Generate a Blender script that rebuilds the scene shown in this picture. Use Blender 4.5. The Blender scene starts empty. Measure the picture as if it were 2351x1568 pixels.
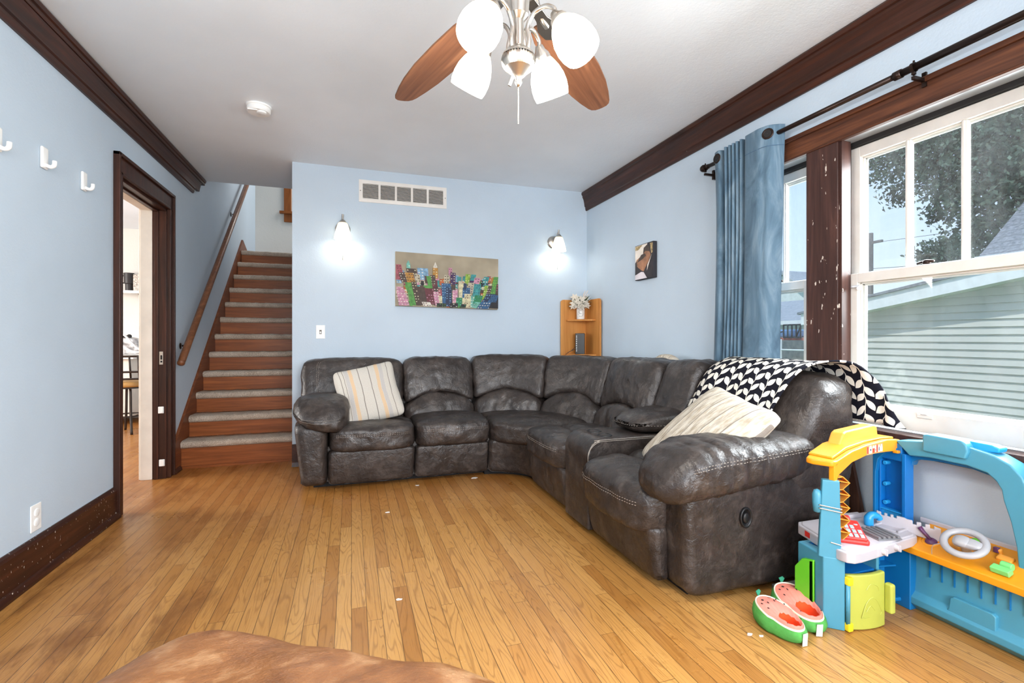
import bpy, bmesh, math, random
import numpy as np
from mathutils import Vector, Matrix, noise
random.seed(7)
S = bpy.context.scene
COL = S.collection
PI = math.pi
# ---------------------------------------------------------------- camera model of the photograph
F, CX, HY, H = 1105.0, 1175.5, 776.0, 1.08
TH = math.atan(368.5 / F); SN, CS = math.sin(TH), math.cos(TH)
def at(u, v, X=None, Y=None, Z=None):
    """the point of the plane X=, Y= or Z= (metres) that the photograph shows at pixel u, v"""
    a = (u - CX) / F
    r = (a * CS + SN, CS - a * SN, (HY - v) / F)
    t = X / r[0] if X is not None else (Y / r[1] if Y is not None else (Z - H) / r[2])
    return Vector((r[0] * t, r[1] * t, H + r[2] * t))
XL, XR, YB, ZC = -1.355, 2.284, 4.43, 2.565      # left wall, right wall, back wall, ceiling
cam = bpy.data.cameras.new('camera'); co = bpy.data.objects.new('camera', cam); COL.objects.link(co)
co.location = (0, 0, H); co.rotation_euler = (PI / 2, 0, -TH)
cam.sensor_width = 36; cam.lens = F / 2351 * 36; cam.shift_y = -8 / 2351; cam.clip_start = 0.02; cam.clip_end = 300
S.camera = co
# ---------------------------------------------------------------- materials
def lin(c):
    out = []
    for x in c[:3]:
        x /= 255.0
        out.append(x / 12.92 if x <= 0.04045 else ((x + 0.055) / 1.055) ** 2.4)
    return (*out, 1.0)
class N:
    """a shader-node value with arithmetic"""
    def __init__(s, nt, sock): s.nt, s.s = nt, sock
    def op(s, o, *a):
        n = s.nt.nodes.new('ShaderNodeMath'); n.operation = o
        for i, x in enumerate((s,) + a):
            if isinstance(x, N): s.nt.links.new(x.s, n.inputs[i])
            else: n.inputs[i].default_value = x
        return N(s.nt, n.outputs[0])
    def __add__(s, o): return s.op('ADD', o)
    def __sub__(s, o): return s.op('SUBTRACT', o)
    def __mul__(s, o): return s.op('MULTIPLY', o)
    def __truediv__(s, o): return s.op('DIVIDE', o)
    def fract(s): return s.op('FRACT')
    def floor(s): return s.op('FLOOR')
    def abs(s): return s.op('ABSOLUTE')
    def lt(s, o): return s.op('LESS_THAN', o)
    def gt(s, o): return s.op('GREATER_THAN', o)
    def max(s, o): return s.op('MAXIMUM', o)
    def min(s, o): return s.op('MINIMUM', o)
    def smooth(s, a, b):
        n = s.nt.nodes.new('ShaderNodeMapRange'); n.interpolation_type = 'SMOOTHSTEP'
        s.nt.links.new(s.s, n.inputs['Value']); n.inputs['From Min'].default_value = a; n.inputs['From Max'].default_value = b
        return N(s.nt, n.outputs[0])
class M:
    """builder for one procedural material"""
    def __init__(s, name, rough=0.5, metal=0.0, spec=0.5, coat=0.0):
        s.m = bpy.data.materials.new(name); s.m.use_nodes = True; s.nt = s.m.node_tree
        s.b = s.nt.nodes['Principled BSDF']
        s.b.inputs['Roughness'].default_value = rough; s.b.inputs['Metallic'].default_value = metal
        s.b.inputs['Specular IOR Level'].default_value = spec; s.b.inputs['Coat Weight'].default_value = coat
        s.b.inputs['Coat Roughness'].default_value = 0.15
    def node(s, t, **kw):
        n = s.nt.nodes.new(t)
        for k, v in kw.items(): setattr(n, k, v)
        return n
    def link(s, a, b): s.nt.links.new(a.s if isinstance(a, N) else a, b)
    def coord(s, kind='Object'):
        if not hasattr(s, 'tc'): s.tc = s.node('ShaderNodeTexCoord')
        return s.tc.outputs[kind]
    def xyz(s, kind='Object'):
        n = s.node('ShaderNodeSeparateXYZ'); s.link(s.coord(kind), n.inputs[0])
        return [N(s.nt, o) for o in n.outputs]
    def vec(s, x, y, z):
        n = s.node('ShaderNodeCombineXYZ')
        for i, q in enumerate((x, y, z)):
            if isinstance(q, N): s.link(q, n.inputs[i])
            else: n.inputs[i].default_value = q
        return n.outputs[0]
    def noise(s, scale, detail=4, rough=0.55, dist=0.0, vec=None, stretch=None, kind='Object'):
        n = s.node('ShaderNodeTexNoise'); n.inputs['Scale'].default_value = scale; n.inputs['Detail'].default_value = detail
        n.inputs['Roughness'].default_value = rough; n.inputs['Distortion'].default_value = dist
        v = vec if vec is not None else s.coord(kind)
        if stretch is not None:
            mp = s.node('ShaderNodeMapping'); s.link(v, mp.inputs[0]); mp.inputs['Scale'].default_value = stretch; v = mp.outputs[0]
        s.link(v, n.inputs['Vector'])
        return N(s.nt, n.outputs['Fac'])
    def ramp(s, f, stops, interp='LINEAR'):
        n = s.node('ShaderNodeValToRGB'); cr = n.color_ramp; cr.interpolation = interp
        while len(cr.elements) < len(stops): cr.elements.new(0.5)
        for e, (p, c) in zip(cr.elements, stops): e.position = p; e.color = lin(c)
        s.link(f, n.inputs[0]); return n.outputs[0]
    def mix(s, f, a, b, mode='MIX'):
        n = s.node('ShaderNodeMix', data_type='RGBA', blend_type=mode)
        if isinstance(f, (int, float)): n.inputs[0].default_value = f
        else: s.link(f, n.inputs[0])
        for x, i in ((a, 6), (b, 7)):
            if isinstance(x, tuple): n.inputs[i].default_value = lin(x)
            else: s.link(x, n.inputs[i])
        return n.outputs[2]
    def color(s, c):
        if isinstance(c, tuple): s.b.inputs['Base Color'].default_value = lin(c)
        else: s.link(c, s.b.inputs['Base Color'])
        return s
    def bump(s, h, strength=0.3, dist=0.01):
        n = s.node('ShaderNodeBump'); n.inputs['Strength'].default_value = strength; n.inputs['Distance'].default_value = dist
        s.link(h, n.inputs['Height']); s.link(n.outputs[0], s.b.inputs['Normal']); return s
def plain(name, c, rough=0.5, metal=0.0, var=0.06, scale=8.0, bump=0.0, bscale=60.0, spec=0.5, coat=0.0):
    m = M(name, rough, metal, spec, coat)
    d = tuple(max(0, x * (1 - var)) for x in c); l = tuple(min(255, x * (1 + var)) for x in c)
    m.color(m.ramp(m.noise(scale, 3), [(0.3, d), (0.7, l)]))
    if bump: m.bump(m.noise(bscale, 4), bump, 0.004)
    return m.m
def wood(name, a, b, rough=0.35, axis=1, scale=1.0, coat=0.2, chips=None, cs=55):
    m = M(name, rough + .05, spec=.3, coat=coat * .3)
    st = [22 * scale] * 3; st[axis] = 1.4 * scale
    g = m.noise(1.0, 6, 0.6, 1.2, stretch=tuple(st))
    st2 = [90 * scale] * 3; st2[axis] = 4 * scale
    g2 = m.noise(1.0, 3, stretch=tuple(st2))
    f = g * 0.75 + g2 * 0.25
    c = m.ramp(f, [(0.32, a), (0.52, tuple((x + y) / 2 for x, y in zip(a, b))), (0.7, b)])
    if chips:
        n = m.noise(cs, 2, stretch=(1, 1, 0.3 if axis == 2 else 0.6)).gt(chips)
        c = m.mix(n, c, (196, 186, 176))
    m.color(c); m.bump(f, 0.12, 0.003)
    return m.m
MT = {}
def _wall(name, c, kind=0):
    m = M(name, 0.55, spec=0.35)
    m.color(m.ramp(m.noise(1.3, 3), [(0.3, tuple(x * .975 for x in c)), (0.7, tuple(min(255, x * 1.015) for x in c))]))
    m.bump(m.noise(95, 4, 0.6) * 0.7 + m.noise(34, 2) * 0.6, 0.34, 0.004)
    return m.m
MT['wall'] = _wall('blue wall paint', (188, 203, 216))
MT['beige'] = _wall('warm white wall paint', (214, 210, 203))
MT['ceil'] = _wall('ceiling plaster', (231, 238, 244))
MT['trim'] = wood('dark brown trim wood', (36, 17, 10), (76, 39, 24), 0.32, 1, chips=0.80)
MT['basew'] = wood('scuffed brown baseboard wood', (36, 17, 10), (76, 39, 24), 0.34, 1, chips=0.70, cs=85)
MT['trimv'] = wood('dark brown upright trim wood', (36, 18, 11), (78, 41, 26), 0.34, 2, chips=0.80)
MT['trimw'] = wood('worn brown mullion wood', (44, 26, 23), (88, 58, 50), 0.42, 2, chips=0.70)
MT['head'] = wood('worn brown window head wood', (52, 27, 18), (116, 70, 44), 0.36, 1, chips=0.84)
MT['rail'] = wood('brown handrail wood', (92, 56, 36), (140, 92, 62), 0.3, 1)
MT['riser'] = wood('reddish brown stair wood', (108, 54, 22), (164, 94, 46), 0.36, 0)
MT['string'] = wood('brown stringer wood', (92, 46, 24), (138, 80, 46), 0.36, 1)
MT['pine'] = wood('honey pine', (184, 118, 54), (216, 154, 86), 0.4, 2, 0.8)
MT['board'] = wood('dark leaning board wood', (62, 40, 32), (98, 66, 52), 0.5, 2)
MT['blade'] = wood('walnut fan blade wood', (88, 54, 36), (146, 100, 70), 0.45, 0, 0.9)
MT['oldtrim'] = wood('orange brown trim wood', (112, 58, 22), (160, 96, 46), 0.4, 2)
MT['white'] = plain('white plastic', (236, 236, 234), 0.4, var=0.02)
MT['sash'] = plain('off white painted sash wood', (210, 206, 200), 0.45, var=0.03, bump=0.05)
MT['jamb'] = plain('cream painted jamb', (222, 216, 206), 0.5, var=0.03)
MT['metal'] = plain('brushed nickel', (196, 190, 182), 0.28, 1.0, var=0.05)
MT['bronze'] = plain('dark bronze metal', (52, 40, 36), 0.3, 0.8, var=0.1)
MT['steel'] = plain('galvanised window channel', (186, 188, 192), 0.4, 0.5)
MT['dark'] = plain('dark gap', (20, 18, 18), 0.8)
MT['black'] = plain('black plastic', (22, 22, 24), 0.4)
MT['iron'] = plain('dark brown iron', (52, 42, 36), 0.45, 0.3)
MT['vent'] = plain('white enamel grille', (226, 222, 216), 0.4, var=0.02)
MT['ventin'] = plain('dusty duct', (104, 98, 92), 0.8)
# floor ------------------------------------------------------------
def floor_mat():
    m = M('oak strip floor', 0.3, coat=0.08, spec=0.4)
    x, y, z = m.xyz()
    row = (x / 0.0572).floor()
    wn = m.node('ShaderNodeTexWhiteNoise', noise_dimensions='1D'); m.link(row, wn.inputs['W']); r1 = N(m.nt, wn.outputs[0])
    yy = y / 1.15 + r1 * 9.0
    seg = yy.floor()
    wn2 = m.node('ShaderNodeTexWhiteNoise', noise_dimensions='2D'); m.link(m.vec(row, seg, 0.0), wn2.inputs['Vector']); idr = N(m.nt, wn2.outputs[0])
    gx = (x / 0.0572).fract(); gy = yy.fract()
    gap = gx.lt(0.022).max(gx.gt(0.978)).max(gy.lt(0.0016))
    base = m.ramp(idr, [(0.0, (164, 112, 54)), (0.35, (184, 132, 68)), (0.7, (196, 146, 82)), (1.0, (174, 120, 58))])
    # grain: cathedral figures and fine pores, running along the planks
    gv = m.vec(x * 9.0 + idr * 30.0, y * 0.85 + idr * 17.0, 0.0)
    big = m.noise(1.0, 2, 0.5, 0.35, vec=gv)
    rings = (big * 22.0).fract()
    ring = (rings - 0.5).abs().smooth(0.30, 0.5)
    fine = m.noise(1.0, 4, 0.65, vec=m.vec(x * 300.0, y * 9.0 + idr * 40.0, 0.0))
    c = m.mix(ring * 0.40, base, (112, 66, 24))
    c = m.mix(fine.smooth(0.50, 0.74) * 0.5, c, (122, 70, 28))
    # wear: pale rubbed patches, dark old stains towards the left of the room
    wear = m.noise(1.6, 5, 0.6, 0.6, stretch=(1.0, 0.6, 1)).smooth(0.52, 0.74)
    c = m.mix(wear * 0.34, c, (216, 172, 116))
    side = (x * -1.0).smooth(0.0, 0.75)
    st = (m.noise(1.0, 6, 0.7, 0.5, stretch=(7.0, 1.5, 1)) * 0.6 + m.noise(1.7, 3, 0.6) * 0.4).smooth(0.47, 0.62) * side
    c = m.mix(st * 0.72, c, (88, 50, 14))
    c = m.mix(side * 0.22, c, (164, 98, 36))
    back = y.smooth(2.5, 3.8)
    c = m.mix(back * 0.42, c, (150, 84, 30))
    scr = m.noise(1.0, 2, 0.5, vec=m.vec(x * 80.0, y * 5.0, 4.0)).gt(0.76)
    c = m.mix(scr * m.noise(3.0, 3).gt(0.56) * 0.55, c, (226, 190, 148))
    c = m.mix(gap * 0.7, c, (52, 28, 12))
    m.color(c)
    m.link(m.noise(2.4, 5, 0.6).smooth(0.2, 0.9) * 0.22 + 0.24 + st * 0.15, m.b.inputs['Roughness'])
    m.bump(gap * -1.0 + fine * 0.22 + m.noise(6.0, 3) * 0.35, 0.22, 0.003)
    return m.m
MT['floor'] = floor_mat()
def leather(name, a, b, hi, rough=0.46, scale=7.0, wr=0.5):
    m = M(name, rough, spec=0.5)
    n1 = m.noise(scale, 6, 0.62, 0.8); n2 = m.noise(scale * 3.6, 5, 0.6, 0.5)
    f = n1 * 0.65 + n2 * 0.35
    c = m.ramp(f, [(0.30, a), (0.50, b), (0.68, hi)])
    m.color(c)
    m.link(m.noise(scale * .7, 3).smooth(0.3, 0.7) * 0.22 + (rough - 0.1), m.b.inputs['Roughness'])
    wv = m.noise(scale * 3, 4, 0.55, 0.7)
    m.bump(wv * 0.6 + m.noise(160, 2) * 0.16 + m.noise(scale * 1.1, 3, 0.5, 1.0) * 0.8, wr * 0.7, 0.014)
    return m.m
MT['leather'] = leather('charcoal brown suede leather', (30, 26, 25), (51, 44, 41), (80, 71, 66), 0.38, 8.0, 0.85)
MT['leatherb'] = leather('worn tan leather', (100, 60, 34), (140, 92, 54), (196, 154, 112), 0.40, 5.0, 0.8)
MT['stitch'] = plain('pale stitching thread', (168, 158, 147), 0.8)
MT['carpet'] = None
def carpet():
    m = M('grey beige stair carpet', 0.95, spec=0.1)
    n = m.noise(170, 3, 0.7); n2 = m.noise(9, 3)
    m.color(m.ramp(n * 0.75 + n2 * 0.25, [(0.32, (140, 122, 106)), (0.5, (200, 182, 164)), (0.66, (234, 220, 204))]))
    m.bump(n, 0.9, 0.012); return m.m
MT['carpet'] = carpet()
def velvet():
    m = M('blue velvet curtain', 0.75, spec=0.25)
    m.b.inputs['Sheen Weight'].default_value = 0.25; m.b.inputs['Sheen Roughness'].default_value = 0.4
    n = m.noise(2.2, 5, 0.6, 1.4, stretch=(3, 3, 1.1))
    m.color(m.ramp(n, [(0.3, (64, 86, 104)), (0.5, (88, 114, 133)), (0.7, (124, 146, 162))]))
    m.bump(m.noise(220, 2), 0.1, 0.002); return m.m
MT['velvet'] = velvet()
def pillow_mat():
    m = M('cream woven stripe', 0.9, spec=0.1)
    u = m.xyz('UV')[0]; v = m.xyz('UV')[1]
    u = u + (m.noise(3.0, 2, kind='UV') - 0.5) * 0.03
    base = m.ramp(m.noise(120, 2, kind='UV'), [(0.3, (188, 181, 170)), (0.7, (212, 206, 196))])
    def band(c, w): return (u - c).abs().lt(w)
    tan = band(0.27, 0.028).max(band(0.70, 0.028))
    grey = band(0.205, 0.03).max(band(0.765, 0.03))
    line = band(0.10, 0.005).max(band(0.40, 0.006)).max(band(0.57, 0.006)).max(band(0.87, 0.005)).max(band(0.155, 0.004))
    dot = m.noise(260, 1, kind='UV').gt(0.42)
    c = m.mix(tan * 0.8, base, (214, 180, 140)); c = m.mix(grey * dot * 0.75, c, (176, 172, 172)); c = m.mix(line * 0.85, c, (112, 104, 96))
    m.color(c); m.bump(m.noise(90, 3, kind='UV') + line * -0.5, 0.35, 0.006); return m.m
MT['pillow'] = pillow_mat()
def pillow_mat2():
    m = M('cream ribbed weave', 0.9, spec=0.1)
    u, v, _ = m.xyz('UV')
    u = u + (m.noise(3.0, 2, kind='UV') - 0.5) * 0.04
    base = m.ramp(m.noise(16, 4, kind='UV', stretch=(2.5, 0.6, 1)), [(0.35, (176, 162, 142)), (0.6, (208, 200, 186))])
    line = ((u * 5.5).fract() - 0.5).abs().lt(0.028)
    rib = ((u * 11.0).fract() - 0.5).abs()
    m.color(m.mix(line * 0.8, base, (120, 112, 106))); m.bump(rib * 1.2 + m.noise(90, 3, kind='UV') * 0.4, 0.5, 0.01); return m.m
MT['pillow2'] = pillow_mat2()
def blanket_mat():
    m = M('black and cream leaf print', 0.85, spec=0.15)
    u, v, _ = m.xyz('UV')
    u = u + (m.noise(7.0, 1, kind='UV') - 0.5) * 0.035; v = v + (m.noise(6.0, 1, kind='UV', stretch=(1, 1.3, 1)) - 0.5) * 0.05
    Pw, Q = 0.082, 0.066
    col = (u / Pw).floor()
    x = ((u / Pw).fract() - 0.5) * Pw
    y0 = v / Q + (col * 0.618).fract()
    leaf = None
    for k in (0, 1):
        y = ((y0 + 0.5 * k).fract() - 0.5) * Q
        sx = 1 if k == 0 else -1
        ang = math.radians(50)
        cx, cy = 0.0205 * sx, 0.004
        dx, dy = x - cx, y - cy
        c, s = math.cos(ang), math.sin(ang) * sx
        xr = dx * c + dy * s; yr = dy * c - dx * s
        t = xr / 0.0285
        f = t * t + (yr / 0.0145).abs()
        lf = f.lt(1.0)
        leaf = lf if leaf is None else leaf.max(lf)
    vine = (x - (y0 * 2.0 * PI).op('SINE') * 0.003).abs().lt(0.0017)
    f = leaf.max(vine)
    m.color(m.mix(f, (22, 22, 32), (232, 226, 214))); m.bump(f + m.noise(60, 3, kind='UV') * 0.5, 0.12, 0.004); return m.m
MT['blanket'] = blanket_mat()
def emit(name, c, e, base=(250, 244, 232), c2=None, z0=0, z1=1):
    m = M(name, 0.35)
    m.color(base)
    if c2:
        z = m.xyz()[2].smooth(z0, z1); col = m.mix(z, c, c2); m.link(col, m.b.inputs['Emission Color'])
    else: m.b.inputs['Emission Color'].default_value = lin(c)
    m.b.inputs['Emission Strength'].default_value = e
    return m.m
def glass_mat():
    m = M('dusty window glass'); nt = m.nt
    out = [n for n in nt.nodes if n.type == 'OUTPUT_MATERIAL'][0]
    tr = m.node('ShaderNodeBsdfTransparent'); tr.inputs[0].default_value = (0.95, 0.97, 0.97, 1)
    gl = m.node('ShaderNodeBsdfGlossy'); gl.inputs['Roughness'].default_value = 0.02
    df = m.node('ShaderNodeBsdfDiffuse'); df.inputs[0].default_value = lin((214, 220, 224))
    mx = m.node('ShaderNodeMixShader'); mx2 = m.node('ShaderNodeMixShader')
    m.link(m.noise(3.0, 6, 0.7, stretch=(1, 2, 0.6)).smooth(0.3, 0.8) * 0.08 + 0.015, mx.inputs[0])
    m.link(tr.outputs[0], mx.inputs[1]); m.link(df.outputs[0], mx.inputs[2])
    mx2.inputs[0].default_value = 0.025
    m.link(mx.outputs[0], mx2.inputs[1]); m.link(gl.outputs[0], mx2.inputs[2]); m.link(mx2.outputs[0], out.inputs[0])
    nt.nodes.remove(m.b); return m.m
MT['glass'] = glass_mat()
# ---------------------------------------------------------------- geometry helpers
ORG = {}
def tag(o, label=None, cat=None, group=None, kind=None):
    for k, v in (('label', label), ('category', cat), ('group', group), ('kind', kind)):
        if v: o[k] = v
    return o
def thing(name, label, cat, loc=(0, 0, 0), group=None):
    o = bpy.data.objects.new(name, None); COL.objects.link(o); o.location = loc; o.empty_display_size = 0.1
    ORG[o.name] = Vector(loc); return tag(o, label, cat, group)
def ab(t):
    return [bpy.data.materials[x] if x in bpy.data.materials else MT[x] for x in ((t,) if isinstance(t, str) else t)]
class B:
    """collects shapes in world coordinates; build() links them as one mesh object"""
    def __init__(s): s.v = []; s.f = []; s.m = []; s.uv = None
    def add(s, vs, fs, mi=0):
        o = len(s.v); s.v += [tuple(p) for p in vs]
        for f in fs: s.f.append(tuple(i + o for i in f)); s.m.append(mi)
        return s
    def box(s, x0, y0, z0, x1, y1, z1, mi=0, T=None):
        vs = [Vector(p) for p in ((x0, y0, z0), (x1, y0, z0), (x1, y1, z0), (x0, y1, z0), (x0, y0, z1), (x1, y0, z1), (x1, y1, z1), (x0, y1, z1))]
        if T: vs = [T @ p for p in vs]
        fs = [(0, 3, 2, 1), (4, 5, 6, 7), (0, 1, 5, 4), (1, 2, 6, 5), (2, 3, 7, 6), (3, 0, 4, 7)]
        return s.add(vs, fs, mi)
    def prism(s, poly, o, ex, ey, d, mi=0):
        """polygon (list of 2-D points) in the frame o, ex, ey, extruded by the vector d"""
        o, ex, ey, d = Vector(o), Vector(ex), Vector(ey), Vector(d)
        a = [o + ex * p[0] + ey * p[1] for p in poly]; n = len(a)
        vs = a + [p + d for p in a]
        fs = [tuple(range(n - 1, -1, -1)), tuple(range(n, 2 * n))] + [(i, (i + 1) % n, (i + 1) % n + n, i + n) for i in range(n)]
        return s.add(vs, fs, mi)
    def slab(s, poly, z0, z1, mi=0): return s.prism(poly, (0, 0, z0), (1, 0, 0), (0, 1, 0), (0, 0, z1 - z0), mi)
    def tube(s, pts, r, seg=8, mi=0, cap=True):
        pts = [Vector(p) for p in pts]; n = len(pts)
        rr = r if isinstance(r, (list, tuple)) else [r] * n
        vs, fs = [], []
        up = None
        for i, p in enumerate(pts):
            d = (pts[min(i + 1, n - 1)] - pts[max(i - 1, 0)]).normalized()
            if up is None: up = Vector((0, 0, 1)) if abs(d.z) < 0.9 else Vector((1, 0, 0))
            a = d.cross(up).normalized(); b = a.cross(d).normalized(); up = b
            for k in range(seg):
                t = 2 * PI * k / seg; vs.append(p + (a * math.cos(t) + b * math.sin(t)) * rr[i])
        for i in range(n - 1):
            for k in range(seg):
                fs.append((i * seg + k, i * seg + (k + 1) % seg, (i + 1) * seg + (k + 1) % seg, (i + 1) * seg + k))
        if cap: fs += [tuple(range(seg - 1, -1, -1)), tuple(range((n - 1) * seg, n * seg))]
        return s.add(vs, fs, mi)
    def lathe(s, prof, o=(0, 0, 0), seg=24, mi=0, T=None, flute=0):
        """profile of (radius, height) turned about the local z axis at o"""
        vs, fs = [], []
        for r, z in prof:
            for k in range(seg):
                t = 2 * PI * k / seg; q = r * (1 - flute * (k % 2)) if flute else r
                p = Vector((q * math.cos(t), q * math.sin(t), z)); vs.append((T @ p if T else p) + Vector(o))
        for i in range(len(prof) - 1):
            for k in range(seg):
                fs.append((i * seg + k, i * seg + (k + 1) % seg, (i + 1) * seg + (k + 1) % seg, (i + 1) * seg + k))
        return s.add(vs, fs, mi)
    def ball(s, c, r, mi=0, seg=12, sc=(1, 1, 1)):
        prof = [(max(1e-4, math.sin(PI * i / 8)) * r, -math.cos(PI * i / 8) * r) for i in range(9)]
        T = Matrix.Diagonal((*sc, 1)); return s.lathe(prof, c, seg, mi, T)
    def build(s, name, mats, parent=None, smooth=False, bevel=0.0, seg=2, solid=0.0, sub=0, auto=None):
        me = bpy.data.meshes.new(name)
        og = ORG[parent.name] if parent is not None else Vector((0, 0, 0))
        me.from_pydata([(p[0] - og.x, p[1] - og.y, p[2] - og.z) for p in s.v], [], s.f)
        for mm in ab(mats): me.materials.append(mm)
        me.polygons.foreach_set('material_index', s.m)
        if s.uv is not None:
            l = me.uv_layers.new(name='UVMap'); idx = np.empty(len(me.loops), int); me.loops.foreach_get('vertex_index', idx)
            l.data.foreach_set('uv', np.array(s.uv, float)[idx].ravel())
        bm = bmesh.new(); bm.from_mesh(me); bmesh.ops.recalc_face_normals(bm, faces=bm.faces); bm.to_mesh(me); bm.free()
        if smooth: me.polygons.foreach_set('use_smooth', [True] * len(me.polygons))
        o = bpy.data.objects.new(name, me); COL.objects.link(o); ORG[o.name] = og
        if parent is not None: o.parent = parent
        if solid:
            md = o.modifiers.new('s', 'SOLIDIFY'); md.thickness = solid; md.offset = 0
        if bevel:
            md = o.modifiers.new('b', 'BEVEL'); md.width = bevel; md.segments = seg; md.limit_method = 'ANGLE'; md.angle_limit = 0.6
            md.harden_normals = False; me.polygons.foreach_set('use_smooth', [True] * len(me.polygons))
            wn = o.modifiers.new('w', 'WEIGHTED_NORMAL'); wn.keep_sharp = False; wn.weight = 100
        if sub:
            md = o.modifiers.new('u', 'SUBSURF'); md.levels = sub; md.render_levels = sub
        if smooth and auto: me.set_sharp_from_angle(angle=auto)
        return o
def struct(b, name, mats, **k): return tag(b.build(name, mats, **k), kind='structure')
def single(b, name, mats, label, cat, group=None, loc=None, **k):
    """a thing that is one mesh, its origin at loc"""
    if loc is not None:
        b.v = [(p[0] - loc[0], p[1] - loc[1], p[2] - loc[2]) for p in b.v]
    o = b.build(name, mats, **k)
    if loc is not None: o.location = loc
    return tag(o, label, cat, group)
def copy_tree(o, parent=None):
    kids = list(o.children); c = o.copy(); COL.objects.link(c); ORG[c.name] = ORG.get(o.name, Vector())
    if parent is not None: c.parent = parent
    for k in kids: copy_tree(k, c)
    return c
def spow(q, e):
    m = max(abs(x) for x in q); l = sum(abs(x) ** e for x in q) ** (1.0 / e)
    return tuple(x * m / l for x in q) if l > 1e-9 else q
def puff(fn, n=(10, 10, 10), e=4.5, amp=0.004, fs=9.0, seed=0, uv=None, stitch=(), st_r=0.0012, b=None, mi=0, an=(1, 1, 1)):
    """a stuffed rounded block: a cube grid rounded to a super-ellipsoid, sent through fn, then creased by noise; rows of stitches on it"""
    b = b or B(); nx, ny, nz = n; idx = {}; vs = []; q_ = []; fs_ = []
    def g(i, j, k):
        if (i, j, k) not in idx:
            q = spow((2 * i / nx - 1, 2 * j / ny - 1, 2 * k / nz - 1), e)
            idx[(i, j, k)] = len(vs); vs.append(Vector(fn(q))); q_.append(q)
        return idx[(i, j, k)]
    for i in range(nx):
        for j in range(ny):
            for k in (0, nz): fs_.append((g(i, j, k), g(i + 1, j, k), g(i + 1, j + 1, k), g(i, j + 1, k)))
    for i in range(nx):
        for k in range(nz):
            for j in (0, ny): fs_.append((g(i, j, k), g(i + 1, j, k), g(i + 1, j, k + 1), g(i, j, k + 1)))
    for j in range(ny):
        for k in range(nz):
            for i in (0, nx): fs_.append((g(i, j, k), g(i, j + 1, k), g(i, j + 1, k + 1), g(i, j, k + 1)))
    c = sum(vs, Vector()) / len(vs)
    off = Vector((seed * 3.17, seed * 1.3, 0))
    if amp:
        for i, p in enumerate(vs):
            w = Vector((p.x * an[0], p.y * an[1], p.z * an[2])) * fs + off
            d = noise.noise(w) + 0.5 * noise.noise(w * 2.3) + 0.3 * noise.noise(w * 5.1)
            vs[i] = p + (p - c).normalized() * d * amp
    o = len(b.v); b.add(vs, fs_, mi)
    if uv is not None:
        b.uv = (b.uv or []) + [uv(q) for q in q_]
    for row in stitch:
        for q0, q1 in zip(row[:-1:2], row[1::2]):
            pp = []
            for q in (q0, q1):
                p = Vector(fn(spow(q, e)))
                if amp:
                    w = Vector((p.x * an[0], p.y * an[1], p.z * an[2])) * fs + off
                    d = noise.noise(w) + 0.5 * noise.noise(w * 2.3) + 0.3 * noise.noise(w * 5.1)
                    p = p + (p - c).normalized() * (d * amp + 0.0008)
                pp.append(p)
            b.tube(pp, st_r, 4, 1)
            if b.uv is not None: b.uv += [(0, 0)] * 8
    return b
def arc(c, r, a0, a1, n): return [(c[0] + r * math.cos(a0 + (a1 - a0) * i / n), c[1] + r * math.sin(a0 + (a1 - a0) * i / n)) for i in range(n + 1)]
def catmull(pts, n=6):
    pts = [Vector(p) for p in pts]; out = []
    for i in range(len(pts) - 1):
        p0, p1, p2, p3 = pts[max(i - 1, 0)], pts[i], pts[i + 1], pts[min(i + 2, len(pts) - 1)]
        for k in range(n):
            t = k / n
            out.append(0.5 * ((2 * p1) + (p2 - p0) * t + (2 * p0 - 5 * p1 + 4 * p2 - p3) * t * t + (3 * p1 - p0 - 3 * p2 + p3) * t ** 3))
    return out + [pts[-1]]
# ================================================================ the setting
YR = -2.1                                        # rear wall, behind the camera
b = B(); b.box(-5.2, YR - .1, -.12, XR + .16, 8.1, 0); struct(b, 'floor', 'floor')
b = B(); b.box(XL - .02, YR - .1, ZC, XR + .16, YB + .1, ZC + .14); b.box(XL - .02, YB + .1, ZC, -.36, 5.24, ZC + .14); b.box(-5.2, YR - .1, ZC, XL - .02, 8.1, ZC + .14)
struct(b, 'ceiling', 'ceil')
b = B(); b.box(XL - .1, 5.1, 5.0, .9, 8.2, 5.1); struct(b, 'ceiling_stairwell', 'ceil')
# left wall with the doorway (opening y 3.62 - 4.375, up to 2.07)
DY0, DY1, DZ = 3.552, 4.372, 2.075
WT = 0.16
b = B()
b.box(XL - WT, YR, 0, XL, DY0, ZC); b.box(XL - WT, DY0, DZ, XL, DY1, ZC); b.box(XL - WT, DY1, 0, XL, 7.98, 5.0)
struct(b, 'wall_left', 'wall')
b = B(); b.box(-.474, YB, 0, XR + .16, YB + .11, ZC); struct(b, 'wall_back', 'wall')
b = B(); b.box(-.474, YB + .11, 0, -.364, 6.95, ZC + .14); b.box(-.364, 5.24, ZC, -.34, 6.95, 5.0); struct(b, 'wall_stairwell', 'wall')
b = B(); b.box(XL - .3, 7.98, 0, 1.0, 8.1, 5.0); b.box(.9, 6.9, 0, 1.0, 7.98, 5.0); b.box(XL, 5.13, ZC + .14, -.3, 5.24, 5.0); struct(b, 'wall_landing', 'beige')
# right wall with two window openings
W1, W2, WZ0, WZ1 = (.80, 1.775), (1.905, 2.40), .66, 2.06
b = B(); X0, X1 = XR, XR + .16
b.box(X0, YR, 0, X1, W1[0], ZC); b.box(X0, W1[1], WZ0, X1, W2[0], WZ1); b.box(X0, W2[1], 0, X1, YB, ZC)
b.box(X0, W1[0], 0, X1, W2[1], WZ0); b.box(X0, W1[0], WZ1, X1, W2[1], ZC)
struct(b, 'wall_right', 'wall')
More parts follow.
